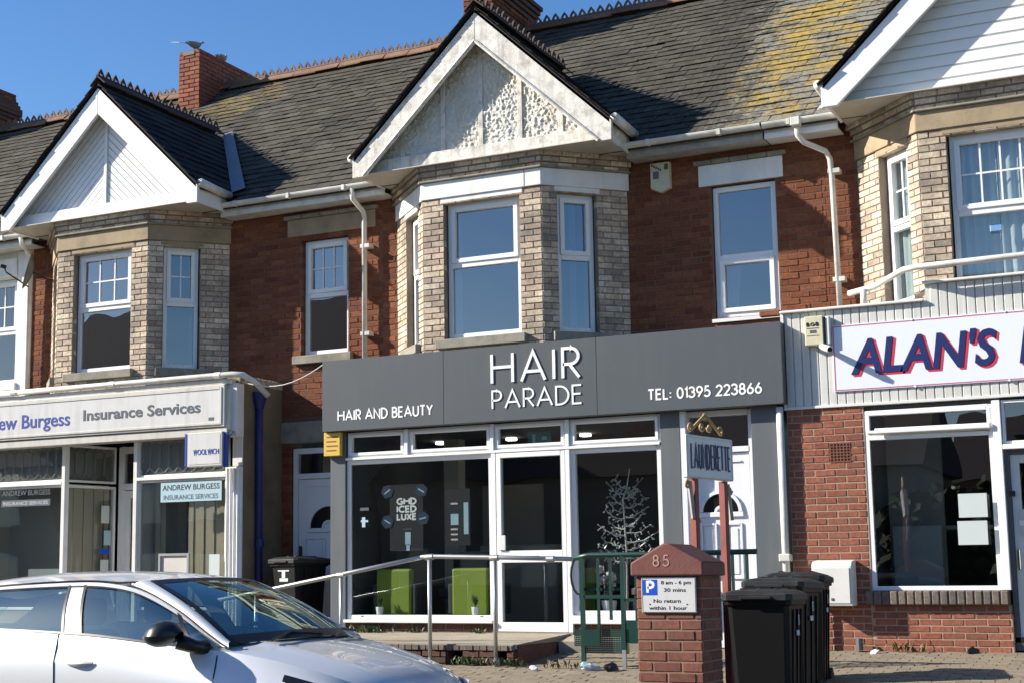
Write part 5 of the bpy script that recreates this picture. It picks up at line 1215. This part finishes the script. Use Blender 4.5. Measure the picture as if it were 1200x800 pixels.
# posters
PO = Fr(0, -.832)
t = thing('window_poster', 'tall black poster with pale lettering hanging in the salon window', 'poster', (-8.6, -.6, 1.9)); bx('poster_sheet', 'black_gloss' if False else 'letter_black', t, -8.87, -8.42, -.004, 0, 1.95, 2.74, PO)
for k, s in enumerate(('GHD', 'ICED', 'LUXE')): strokes(t, s, PO, -8.765, -8.515, 2.505-.092*k, .066, .020, 0, .003, 'letter_white', one=True, name='lettering', hv=.24)
bx('brush_print', 'pale_blue', t, -8.66, -8.585, .001, .004, 2.02, 2.17, PO); bx('brush_print', 'pale_blue', t, -8.645, -8.60, .001, .004, 1.95, 2.03, PO); bx('text_line', 'letter_grey', t, -8.68, -8.57, .001, .004, 2.20, 2.215, PO)
for i, (x, z, an) in enumerate(((-8.90, 2.66, .6), (-8.44, 2.66, -.5), (-8.90, 2.30, -.5), (-8.42, 2.33, .2))):
    t = thing('hanging_badge', ('dark blue hexagonal badge at the upper left corner of the black poster', 'dark blue hexagonal badge at the upper right corner of the black poster', 'dark blue hexagonal badge at the lower left corner of the black poster', 'dark blue hexagonal badge at the lower right corner of the black poster')[i], 'badge', (x, -.81, z), 'hexagonal badges round the poster')
    mb = MB(); mb.prism([(x+.085*cos(pi*k/3+.2), z+.085*sin(pi*k/3+.2)) for k in range(6)], lambda a, b: Vector((a, -.832, b)), lambda a, b: Vector((a, -.838, b))); mb.build('badge_sheet', 'deep_blue', t)
    c, s = cos(an), sin(an); mb = MB(); mb.add([(x-.045*c-.008*s, -.840, z-.045*s+.008*c), (x-.045*c+.008*s, -.840, z-.045*s-.008*c), (x+.045*c+.008*s, -.840, z+.045*s-.008*c), (x+.045*c-.008*s, -.840, z+.045*s+.008*c)], [(0, 1, 2, 3)]); mb.build('styler_print', 'pale_blue', t, recalc=False)
t = thing('window_poster', 'narrow black poster with small blue and white print near the salon door', 'poster', (-8.0, -.6, 2)); bx('poster_sheet', 'letter_black', t, -8.12, -7.80, -.004, 0, 2.0, 2.66, PO)
bx('bottle_print', 'pale_blue', t, -7.88, -7.82, .001, .003, 2.13, 2.50, PO); bx('label_print', 'pale_blue', t, -8.05, -7.95, .001, .003, 2.24, 2.37, PO)
for z in (2.48, 2.18, 2.12, 2.06): bx('text_line', 'pale_cloth', t, -8.05, -7.96, .001, .003, z, z+.02, PO)
t = thing('window_poster', 'small faint printed sticker at the left of the salon window', 'sticker', (-9.2, -.9, 2.2)); OF = Fr(0, -.955)
bx('sticker_print', 'letter_grey', t, -9.24, -9.12, .001, .003, 2.44, 2.475, SF_); bx('sticker_print', 'pale_blue', t, -9.215, -9.17, .001, .003, 2.24, 2.36, SF_); bx('sticker_print', 'pale_blue', t, -9.23, -9.13, .0015, .0035, 2.30, 2.325, SF_)
t = thing('exit_sign', 'green emergency exit sign behind the light over the salon door', 'exit sign', (-7.05, -.7, 3.2)); bx('sign_face', 'sign_teal', t, -7.12, -6.83, .15, .17, 3.14, 3.30, Fr(0, -.5)); bx('running_figure', 'pale_blue', t, -7.06, -7.02, .17, .173, 3.17, 3.27, Fr(0, -.5)); bx('arrow', 'pale_blue', t, -6.94, -6.88, .17, .173, 3.20, 3.24, Fr(0, -.5))
# silver twig tree
t = thing('twig_tree', 'silver wire twig tree standing in the right salon window', 'decorative tree', (-6.05, -.45, 1.2))
TX, TY = -6.03, -.45
MB().tube([(TX, TY, 1.20), (TX+.01, TY, 1.9), (TX-.02, TY, 2.5), (TX+.03, TY, 2.62), (TX+.07, TY, 2.84)], [.016, .013, .010, .008, .005], 6).build('trunk', 'silver_wire', t)
rr = random.Random(5)
for i in range(19):
    z = 1.78+i*.048+rr.uniform(-.02, .02); s = 1 if i % 2 else -1; ln = (.36-.22*max(0, (z-2.0))/.8)*rr.uniform(.75, 1.05); dy = rr.uniform(-.6, .6)
    pts = [Vector((TX, TY, z))]; 
    for k in range(1, 6): q = k/5; pts.append(Vector((TX+s*ln*q*cos(dy), TY+ln*q*sin(dy)*.8, z-.05*q+.15*q*q+rr.uniform(-.012, .012))))
    mb = MB().tube(pts, [.010, .009, .008, .007, .006, .005], 5)
    for k in range(1, 6):
        for m_ in range(3):
            p_ = pts[k]; q = p_+Vector((rr.uniform(-.05, .05), rr.uniform(-.03, .03), rr.uniform(-.035, .055))); mb.tube([p_, q], .005, 4)
            mb.box(q.x-.008, q.x+.008, q.y-.004, q.y+.004, q.z-.008, q.z+.008)
    mb.build('branch', 'silver_wire', t)
bx('mirror_unit', 'room_mid', HC, -9.1, -8.2, -3.2, -3.15, 1.6, 2.9, SF_); bx('reception_desk', 'room_mid', HC, -8.7, -7.6, -2.6, -2.2, 1.0, 2.05, SF_, bevel=.02); bx('inner_column', 'room_mid', HC, -8.66, -8.46, -1.3, -1.1, 1.0, 3.36, SF_)
# papers in windows
for i, (z, l) in enumerate(((2.17, 'upper of two plain pale notices in the right-hand shop window'), (1.90, 'lower of two plain pale notices in the right-hand shop window'))):
    tag(bx('paper_notice', 'paper', None, -2.345+(-.02*i), -2.075+(-.01*i), .0, .003, z, z+.235, Fr(0, -.955)), l, 'paper notice', 'pale notices in the right-hand shop window')
IN = Fr(0, -.955)
t = thing('window_banner', 'pale printed strip with two lines of lettering in the right office pane', 'window sign', (-12, -.95, 2.6)); bx('strip', 'pale_blue', t, -12.20, -11.24, 0, .002, 2.63, 2.88, IN)
bfont(t, 'ANDREW BURGESS', onwall(IN, -12.17, 2.78, .003), .10, 'letter_black', .90, ext=.0005, bold=.001); bfont(t, 'INSURANCE SERVICES', onwall(IN, -12.15, 2.66, .003), .085, 'letter_grey', .86, ext=.0005, bold=.001)
t = thing('window_banner', 'pale printed strip with two lines of lettering in the far left office pane', 'window sign', (-14.4, -.95, 2.6)); bx('strip', 'letter_grey', t, -14.93, -14.06, 0, .002, 2.65, 2.74, IN)
bfont(t, 'ANDREW BURGESS', onwall(IN, -14.92, 2.80, .003), .10, 'letter_grey', .86, ext=.0005, bold=.001); bfont(t, 'INSURANCE SERVICES', onwall(IN, -14.90, 2.67, .003), .07, 'paper', .80, ext=.0005)
t = thing('notice_board', 'silver framed yellow notice low in the right office window', 'notice board', (-11.8, -.95, 1.7)); mb = MB(); ring(mb, IN, -12.20, -11.72, 1.62, 1.97, .03, 0, .03); mb.build('frame', 'galvanised', t); bx('notice_sheet', 'yellow_pale' if False else 'pale_cloth', t, -12.17, -11.75, 0, .01, 1.65, 1.94, IN)
tag(bx('paper_notice', 'paper', None, -11.42, -11.26, 0, .003, 1.5, 1.95, IN), 'tall pale paper beside the white pilaster in the office window', 'paper notice')
tag(bx('paper_notice', 'paper', None, -14.55, -14.0, .0, .003, 1.55, 1.80, Fr(0, -.80)), 'pale leaflet standing at the bottom of the far left office pane', 'paper notice')
for i, (u, z, w_, h, m_, l) in enumerate(((.66, 2.42, .13, .24, 'paper', 'white sticker highest on the angled office side pane'), (.70, 2.12, .11, .20, 'pale_blue', 'pale sticker in the middle of the angled office side pane'), (.66, 2.0, .16, .07, 'parking_blue', 'small dark blue sticker on the angled office side pane'), (.66, 1.72, .13, .20, 'paper', 'white sticker lowest on the angled office side pane'))):
    tag(bx('window_sticker', m_, None, u-w_/2, u+w_/2, .0, .003, z, z+h, Fr(RT(0, .03, 0).x, RT(0, .03, 0).y, RT.dx, RT.dy)), l, 'sticker', 'stickers on the angled office pane')
# pigeons on the chimney
def pigeon(loc, rz, label, wings):
    t = thing('pigeon', label, 'pigeon', loc, 'pigeons on the chimney', rz)
    secs = [(-.20, .006, .02, .0), (-.16, .022, .016, .0), (-.09, .045, .042, .0), (0, .062, .062, .0), (.07, .055, .058, .015), (.115, .034, .036, .045), (.135, .028, .028, .075), (.155, .026, .026, .095), (.175, .016, .016, .095), (.20, .004, .004, .088)]
    rows = [[Vector((x, a*cos(2*pi*j/12), .10+dz+b*sin(2*pi*j/12))) for j in range(13)] for x, a, b, dz in secs]
    MB().grid(rows).build('body', 'pigeon_grey', t, smooth=True, local=True)
    for s in (-1, 1):
        MB().tube([(.0, s*.02, .0), (.0, s*.02, .06)], .005, 5).build('leg', 'red_oxide', t, local=True)
        if wings and s == 1:
            P_ = [(.05, s*.04, .14), (.0, s*.18, .20), (-.12, s*.40, .24), (-.22, s*.38, .20), (-.20, s*.18, .15), (-.10, s*.04, .12)]
            mb = MB(); mb.add(P_+[(x, y, z-.010) for x, y, z in P_], [(0, 1, 4, 5), (1, 2, 3, 4), (11, 10, 7, 6), (10, 9, 8, 7)]+[(i, (i+1) % 6, (i+1) % 6+6, i+6) for i in range(6)]); mb.build('wing', 'pigeon_grey', t, local=True)
        else:
            rows = [[Vector((x, s*(.045+.022*cos(a)*k), .11+.045*sin(a)*k)) for a in [2*pi*j/8 for j in range(9)]] for x, k in ((-.19, .1), (-.12, .6), (-.02, 1), (.06, .8), (.09, .1))]
            MB().grid(rows).build('wing', 'pigeon_grey', t, smooth=True, local=True)
pigeon((-15.02, 3.48, 10.62), RD(75), 'pigeon with raised wings landing on the front edge of the small chimney', True)
pigeon((-15.0, 4.25, 10.62), RD(100), 'pigeon perched further back on the small chimney, wings folded', False)
# ================================================================== OPPOSITE SIDE OF THE STREET (seen only in reflections)
def opp(x0, x1, y, h, ph, name='opposite_houses'):
    mb = MB(); mb.box(x0, x1, y-8, y, .2, h); o = struct(mb.build(name, 'far_brick'))
    mb = MB(); mb.prism([(y+.4, h-.1), (y-4, h+ph), (y-8.4, h-.1)], lambda a, b: Vector((x0-.3, a, b)), lambda a, b: Vector((x1+.3, a, b))); mb.build('roof', 'far_roof', o)
    n = int((x1-x0)/2.6)
    for i in range(n):
        for z in (1.4, 4.2):
            if z+1.4 < h: xx = x0+1+i*2.6; mb = MB(); mb.box(xx, xx+1.1, y-.05, y+.03, z, z+1.4); mb.build('window', 'glass_plain', o); MB().box(xx-.08, xx+1.18, y-.06, y+.02, z-.08, z+1.48).build('window_frame', 'white_paint', o)
opp(-62, -42, -33, 6.5, 4.2); opp(-45, -29.5, -34, 9.6, 4.2); opp(-29.3, -9, -37, 5.5, 3.0); opp(-9, 9, -46, 5.4, 2.8); opp(9.3, 26, -38, 5.6, 3.5); opp(-90, -66, -36, 6.5, 4)
mb = MB(); rr = random.Random(3)
for i in range(9000):
    cx_, cy_, cz_, R = rr.choice(((-4, -33, 3.2, 2.8), (0, -36, 3.6, 3.2), (4.5, -34, 3, 2.6), (-12, -37, 2.6, 2.2), (-8, -35, 2.5, 2.0), (10, -33, 3, 2.5)))
    a = Vector((rr.gauss(0, 1), rr.gauss(0, 1), rr.gauss(0, .8))).normalized()*R*rr.uniform(.6, 1); p_ = Vector((cx_, cy_, cz_))+a; u = Vector((rr.gauss(0, 1), rr.gauss(0, 1), rr.gauss(0, 1))).normalized()*.25; v = u.orthogonal().normalized()*.25
    mb.add([p_-u, p_+v, p_+u, p_-v], [(0, 1, 2, 3)])
for i in range(0): pass
mb.build('opposite_foliage', 'foliage', recalc=False, kind='stuff')
MB().box(-60, 40, -26, -25.2, .3, 1.5).build('opposite_hedge', 'foliage', kind='stuff')
# ================================================================== CAR
def tab(T):
    def f(x):
        if x <= T[0][0]: return T[0][1]
        if x >= T[-1][0]: return T[-1][1]
        for i in range(len(T)-1):
            if T[i][0] <= x <= T[i+1][0]:
                x0, y0 = T[i]; x1, y1 = T[i+1]; h = x1-x0; q = (x-x0)/h
                m0 = (y1-T[i-1][1])/(x1-T[i-1][0]) if i else (y1-y0)/h; m1 = (T[i+2][1]-y0)/(T[i+2][0]-x0) if i < len(T)-2 else (y1-y0)/h
                return (2*q**3-3*q*q+1)*y0+(q**3-2*q*q+q)*h*m0+(-2*q**3+3*q*q)*y1+(q**3-q*q)*h*m1
    return f
yb = tab([(-2.05, .58), (-1.9, .67), (-1.5, .77), (-1, .81), (0, .835), (.6, .83), (1.15, .80), (1.6, .745), (1.9, .67), (2.1, .56), (2.22, .42)])
zb_ = tab([(-2.05, 1.13), (-1, 1.135), (0, 1.105), (.6, 1.055), (1.0, 1.02), (1.3, .985), (1.6, .935), (1.9, .865), (2.1, .79), (2.22, .71)])
kk = tab([(-2.1, .66), (-1.9, .82), (-1.4, .96), (-1, 1), (1, 1), (1.5, .975), (1.85, .89), (2.08, .74), (2.22, .56)])
yr = tab([(-1.75, .56), (-.9, .61), (-.23, .625), (.03, .63), (.28, .645), (.61, .70), (1.02, .79)])
zr_ = tab([(-1.75, 1.30), (-1.3, 1.37), (-.9, 1.405), (-.23, 1.43), (.03, 1.42), (.28, 1.375), (.61, 1.245), (.85, 1.12), (1.02, 1.035)])
zc_ = tab([(-1.95, 1.33), (-1.4, 1.445), (-.8, 1.50), (-.3, 1.508), (.1, 1.49), (.42, 1.452)])
car = thing('parked_car', 'silver white hatchback parked at the kerb, cut off by the left and bottom edges', 'car', (-6.33, -8.53, .15), rz=0)
XF = lambda v: Vector((v.x if v.x < 1.15 else 1.15+(v.x-1.15)*.80, v.y, v.z))
CB = lambda rows, name, mat, parent=None, **k: MB().grid([[XF(v) for v in r] for r in rows]).build(name, mat, parent or car, local=True, smooth=True, recalc=False, **k)
def xs(a, b, n): return [a+(b-a)*i/n for i in range(n+1)]
def side(x, s):
    k = kk(x); y5, z5 = yb(x), zb_(x)
    return [Vector((x, s*.80*k, .24)), Vector((x, s*.865*k, .40)), Vector((x, s*.89*k, .60)), Vector((x, s*.895*k, .78)), Vector((x, s*max(.885*k, y5+.02), z5-.17 if z5 > .95 else .80)), Vector((x, s*(max(.87*k, y5+.012)*.5+(y5+.012)*.5), z5-.09)), Vector((x, s*(y5+.012), z5-.03)), Vector((x, s*y5, z5))]
def subdiv(rows):
    return rows
for s in (-1, 1):
    CB([side(x, s) for x in xs(-2.05, 2.22, 60)], 'body_side', 'car_paint')
    # door shut lines and handles
    for a, b in ((-.155, -.215), (1.05, .98), (-1.02, -1.0)):
        pts = []
        for i in range(14):
            q = i/13; z = .35+q*.76; x = a+(b-a)*q; sd_ = side(x, s); 
            for j in range(7):
                if sd_[j].z <= z <= sd_[j+1].z: w_ = (z-sd_[j].z)/(sd_[j+1].z-sd_[j].z); pts.append(sd_[j].lerp(sd_[j+1], w_)+Vector((0, s*.0015, 0))); break
        mb = MB().tube(pts, .005, 4); mb.build('shut_line', 'black_plastic', car, local=True)
    for x in (-.10, -1.02) if s < 0 else (-.10, -1.02):
        mb = MB(); rows = []
        for i in range(9):
            q = i/8; r = .018*sin(pi*min(max(q, .06), .94))**.5; rows.append([Vector((x+.015+q*.20, s*(.878+.020+.012*sin(pi*q)+r*.6*cos(a)), .93+.006*q+r*sin(a))) for a in [2*pi*j/8 for j in range(9)]])
        CB(rows, 'door_handle', 'car_paint'); 
        CB([[Vector((x+.03+.17*i/6, s*(.879+.003), .925+.02*j*sin(pi*min(max(i/6, .1), .9)))) for i in range(7)] for j in (-1, 0, 1)], 'handle_recess', 'letter_grey')
    def sp(xb0, xb1, xt0, xt1, t0, t1, offs=0, n=12, m_=8):
        rows = []
        for j in range(m_+1):
            tt = t0+(t1-t0)*j/m_; row = []
            for i in range(n+1):
                q = i/n; xb_, xt_ = xb0+(xb1-xb0)*q, xt0+(xt1-xt0)*q
                B = Vector((xb_, s*yb(xb_), zb_(xb_))); T = Vector((xt_, s*yr(xt_), zr_(xt_))); P_ = B.lerp(T, tt); P_.y += s*(.022*sin(pi*tt)+offs); row.append(P_)
            rows.append(row)
        return rows
    CB(sp(-.19, -.03, -.31, -.17, 0, 1), 'centre_pillar', 'car_paint')
    CB(sp(-.03, .80, -.17, .60, .02, .95, -.006), 'front_window', 'glass_car'); CB(sp(.84, 1.0, .64, .99, .02, .95, -.006), 'quarter_window', 'glass_car'); CB(sp(.80, .84, .60, .64, 0, 1, .003, 2), 'window_divider', 'black_plastic')
    CB(sp(-1.08, -.19, -1.02, -.31, .02, .95, -.006), 'rear_window', 'glass_car'); CB(sp(-1.95, -1.08, -1.6, -1.02, 0, 1), 'rear_pillar', 'car_paint')
    for (a, b, c, d) in ((-1.08, 1.01, -1.02, 1.0),):
        CB(sp(a, b, c, d, .93, 1.0, .004, 40, 2), 'window_frame', 'car_paint'); CB(sp(a, b, c, d, .915, .935, .007, 40, 1), 'window_seal', 'black_plastic'); CB(sp(a, b, c, d, -.01, .03, .006, 40, 1), 'window_seal', 'black_plastic')
    for (a, b, c, d) in ((-.045, -.025, -.185, -.165), (-.195, -.175, -.315, -.295)): CB(sp(a, b, c, d, 0, .95, .006, 1), 'window_seal', 'black_plastic')
    # pillar between side glass and windscreen
    rows = []
    for i in range(19):
        q = i/18; xo = .20+.85*q; O = Vector((xo, s*yr(min(xo, 1.02)), zr_(min(xo, 1.02)))); I = Vector((.30+.72*q, s*(.575+.135*q+.01), 1.437-.375*q+.028*sin(pi*q))); M_ = O.lerp(I, .5)+Vector((0, s*.010, .022)); rows.append([O, O.lerp(M_, .6)+Vector((0, s*.006, .004)), M_, M_.lerp(I, .6)+Vector((0, 0, .006)), I])
    CB(rows, 'windscreen_pillar', 'car_paint')
    MB().tube([Vector((.18+.85*q, s*(yr(min(.18+.85*q, 1.02))+.006), zr_(min(.18+.85*q, 1.02))+.012)) for q in [i/18 for i in range(19)]], .006, 5).build('roof_trim', 'black_plastic', car, local=True)
    # mirror (the far one is folded flat below the glass line)
    if s > 0: continue_mirror = False
    rows = []; cm = Vector((.70, s*.985, 1.11)) if s < 0 else Vector((.98, .86, .98))
    for i in range(11):
        q = i/10; r = sin(pi*min(max(q, .04), .96))**.6; rows.append([cm+Vector((-.10+.24*q+.02*sin(a), s*((.125 if s < 0 else .05)*r*cos(a)+.01), (.092 if s < 0 else .03)*r*sin(a)*(1 if sin(a) > 0 else .72))) for a in [2*pi*j/14 for j in range(15)]])
    CB(rows, 'door_mirror', 'black_plastic'); MB().tube([(.90, s*.80, 1.035), (.86, s*.87, 1.045), (.78, s*.93, 1.08)] if s < 0 else [(.95, .78, .97), (.97, .84, .975), (1.0, .86, .98)], [.045, .04, .05], 8).build('mirror_arm', 'black_plastic', car, local=True, smooth=True)
    # head lamp
    rows = []
    for i in range(13):
        q = i/12; x = 1.52+.56*q; sd_ = side(x, s); hgt = .35+.65*min(1, q*1.8); A = sd_[5].lerp(sd_[6], .5); B = sd_[4].lerp(sd_[3], .0); rows.append([A+Vector((0, s*.006, .0)), A.lerp(B, .5*hgt)+Vector((0, s*.010, 0)), A.lerp(B, hgt)+Vector((0, s*.006, 0))])
    CB(rows, 'headlight', 'black_gloss')
    # wheels
    for wx in (-1.42, 1.28):
        MB().tube([(wx, s*.60, .32), (wx, s*.84, .32)], .33, 28).build('tyre', 'rubber', car, local=True); rim = MB().tube([(wx, s*.80, .32), (wx, s*.852, .32)], .22, 24).build('rim', 'alloy', car, local=True)
        for k in range(5): a = 2*pi*k/5; MB().tube([(wx, s*.856, .32), (wx+.2*cos(a), s*.856, .32+.2*sin(a))], .02, 6).build('spoke', 'alloy', rim, local=True)
        MB().tube([(wx, s*.55, .33), (wx, s*.80, .33)], .40, 28).build('wheel_arch', 'black_plastic', car, local=True)
# bonnet
XW = lambda f: 1.0+.20*(1-f*f)
rows = []
for i in range(25):
    q = i/24; row = []
    for j in range(29):
        f = -1+2*j/28; x = XW(f)-.06+(2.22-XW(f)+.06)*q; yy = f*yb(x); cr_n = .07*(1-q)**.5+.035*q
        z = zb_(x)+cr_n*(1-f**4)**1.0*(.55+.45*(1-f*f))+.012*math.exp(-((abs(f)-.62-.05*q)/.07)**2)*(1-q*.4)
        row.append(Vector((x+.05*q*q*(1-f*f), yy, z)))
    rows.append(row)
CB(rows, 'bonnet', 'car_paint')
nose = []
for j in range(29):
    f = -1+2*j/28; e0 = rows[-1][j]; col = [e0]
    for k, (dx, z) in enumerate(((.035, .64), (.05, .52), (.04, .36), (.0, .24))): col.append(Vector((e0.x+dx*(1-.5*f*f), f*(.42+.25*min(1, k*.6)), min(z, e0.z-.02*(k+1)))))
    nose.append(col)
CB(nose, 'front_bumper', 'car_paint'); CB([[Vector((2.335-.05*(y*y), y, z)) for y in xs(-.4, .4, 8)] for z in (.42, .56)], 'grille', 'black_plastic')
# scuttle, windscreen, roof
WT = lambda f: Vector((.30+.11*(1-f*f), f*.585, 1.437+.018*(1-f*f))); WB_ = lambda f: Vector((XW(f)+.005, f*.715, 1.052+.028*(1-f*f)))
rows = [[WB_(f).lerp(WT(f), q)+Vector((.02, 0, .030))*sin(pi*q) for f in xs(-1, 1, 20)] for q in xs(0, 1, 12)]
CB(rows, 'windscreen', 'glass_car')
for (a, b) in ((0, .10), (.93, 1.0)): CB([[WB_(f).lerp(WT(f), q)+Vector((.02, 0, .030))*sin(pi*q)+Vector((.0, 0, .003)) for f in xs(-1, 1, 20)] for q in xs(a, b, 2)], 'windscreen_border', 'black_plastic')
for sg in (-1, 1): CB([[WB_(f).lerp(WT(f), q)+Vector((.02, 0, .030))*sin(pi*q)+Vector((.0, 0, .003)) for f in (sg*.94, sg*1.0)] for q in xs(0, 1, 12)], 'windscreen_border', 'black_plastic')
CB([[Vector((XW(f)+.02-.10*q, f*.74, 1.05+.03*(1-f*f)-.02*q)) for f in xs(-1, 1, 12)] for q in (0, 1)], 'scuttle', 'black_plastic')
for y0, y1 in ((-.55, .05), (.1, .62)): MB().tube([(XW(y0)+.06, y0, 1.075), (XW(0)-.06, (y0+y1)/2, 1.118), (XW(y1)-.02, y1, 1.10)], .009, 5).build('wiper', 'black_plastic', car, local=True)
rows = []
for i in range(31):
    q = i/30; row = []
    for f in xs(-1, 1, 24):
        x = -1.85+(WT(f).x+1.85)*q; ye = yr(min(x, .30))-.01 if x < .30 else .60; ze = zr_(x)+.012 if x < .2 else 1.437-.0*(x-.2)
        ze = max(ze, 1.40) if False else (zr_(min(x, .05))+.014 if x < .05 else zr_(.05)+.014+(1.437-zr_(.05)-.014)*min(1, (x-.05)/.25)); zc = zc_(x); row.append(Vector((x, f*(ye if x < .05 else yr(.05)-.01+(.585-yr(.05)+.01)*min(1, (x-.05)/.25)), ze+(zc-ze)*(1-abs(f)**2.2))))
    rows.append(row)
CB(rows, 'roof', 'car_paint')
rows = [[Vector((-1.85-.42*q+.05*q*f*f, f*(.55+.08*q), zc_(-1.85)*(1-q)+1.10*q-.04*f*f)) for f in xs(-1, 1, 12)] for q in xs(0, 1, 4)]
CB(rows, 'rear_screen', 'glass_car'); CB([[Vector((-2.22+.0*q, f*(.63+.1*q), 1.10-.85*q)) for f in xs(-1, 1, 12)] for q in xs(0, 1, 4)], 'tailgate', 'car_paint')
# cabin
MB().box(-1.8, 1.0, -.74, .74, .28, .34).build('cabin_floor', 'car_seat', car, local=True); CB([[Vector((.62+.50*q, y, .98-.0*q+.05*q)) for y in xs(-.72, .72, 4)] for q in (0, 1)], 'dashboard', 'car_seat'); MB().box(.60, .66, -.72, .72, .5, .985).build('dashboard_front', 'car_seat', car, local=True)
for y in (-.36, .36):
    st = MB().box(-.42, -.28, y-.24, y+.24, .5, 1.12).build('seat_back', 'car_seat', car, local=True, bevel=.05); MB().box(-.41, -.30, y-.12, y+.12, 1.15, 1.33).build('headrest', 'car_seat', st, local=True, bevel=.04); MB().box(-.3, .2, y-.24, y+.24, .45, .6).build('seat_base', 'car_seat', car, local=True, bevel=.04)
MB().box(-1.35, -1.2, -.6, .6, .5, 1.1).build('rear_bench', 'car_seat', car, local=True, bevel=.05)
MB().tube([Vector((.45+.05*sin(a)*.4, .36+.18*cos(a), .98+.17*sin(a))) for a in [2*pi*i/20 for i in range(21)]], .014, 6, cap=False).build('steering_wheel', 'black_plastic', car, local=True)
MB().box(.38, .41, -.11, .11, 1.33, 1.39).build('rear_view_mirror', 'black_plastic', car, local=True, bevel=.01)
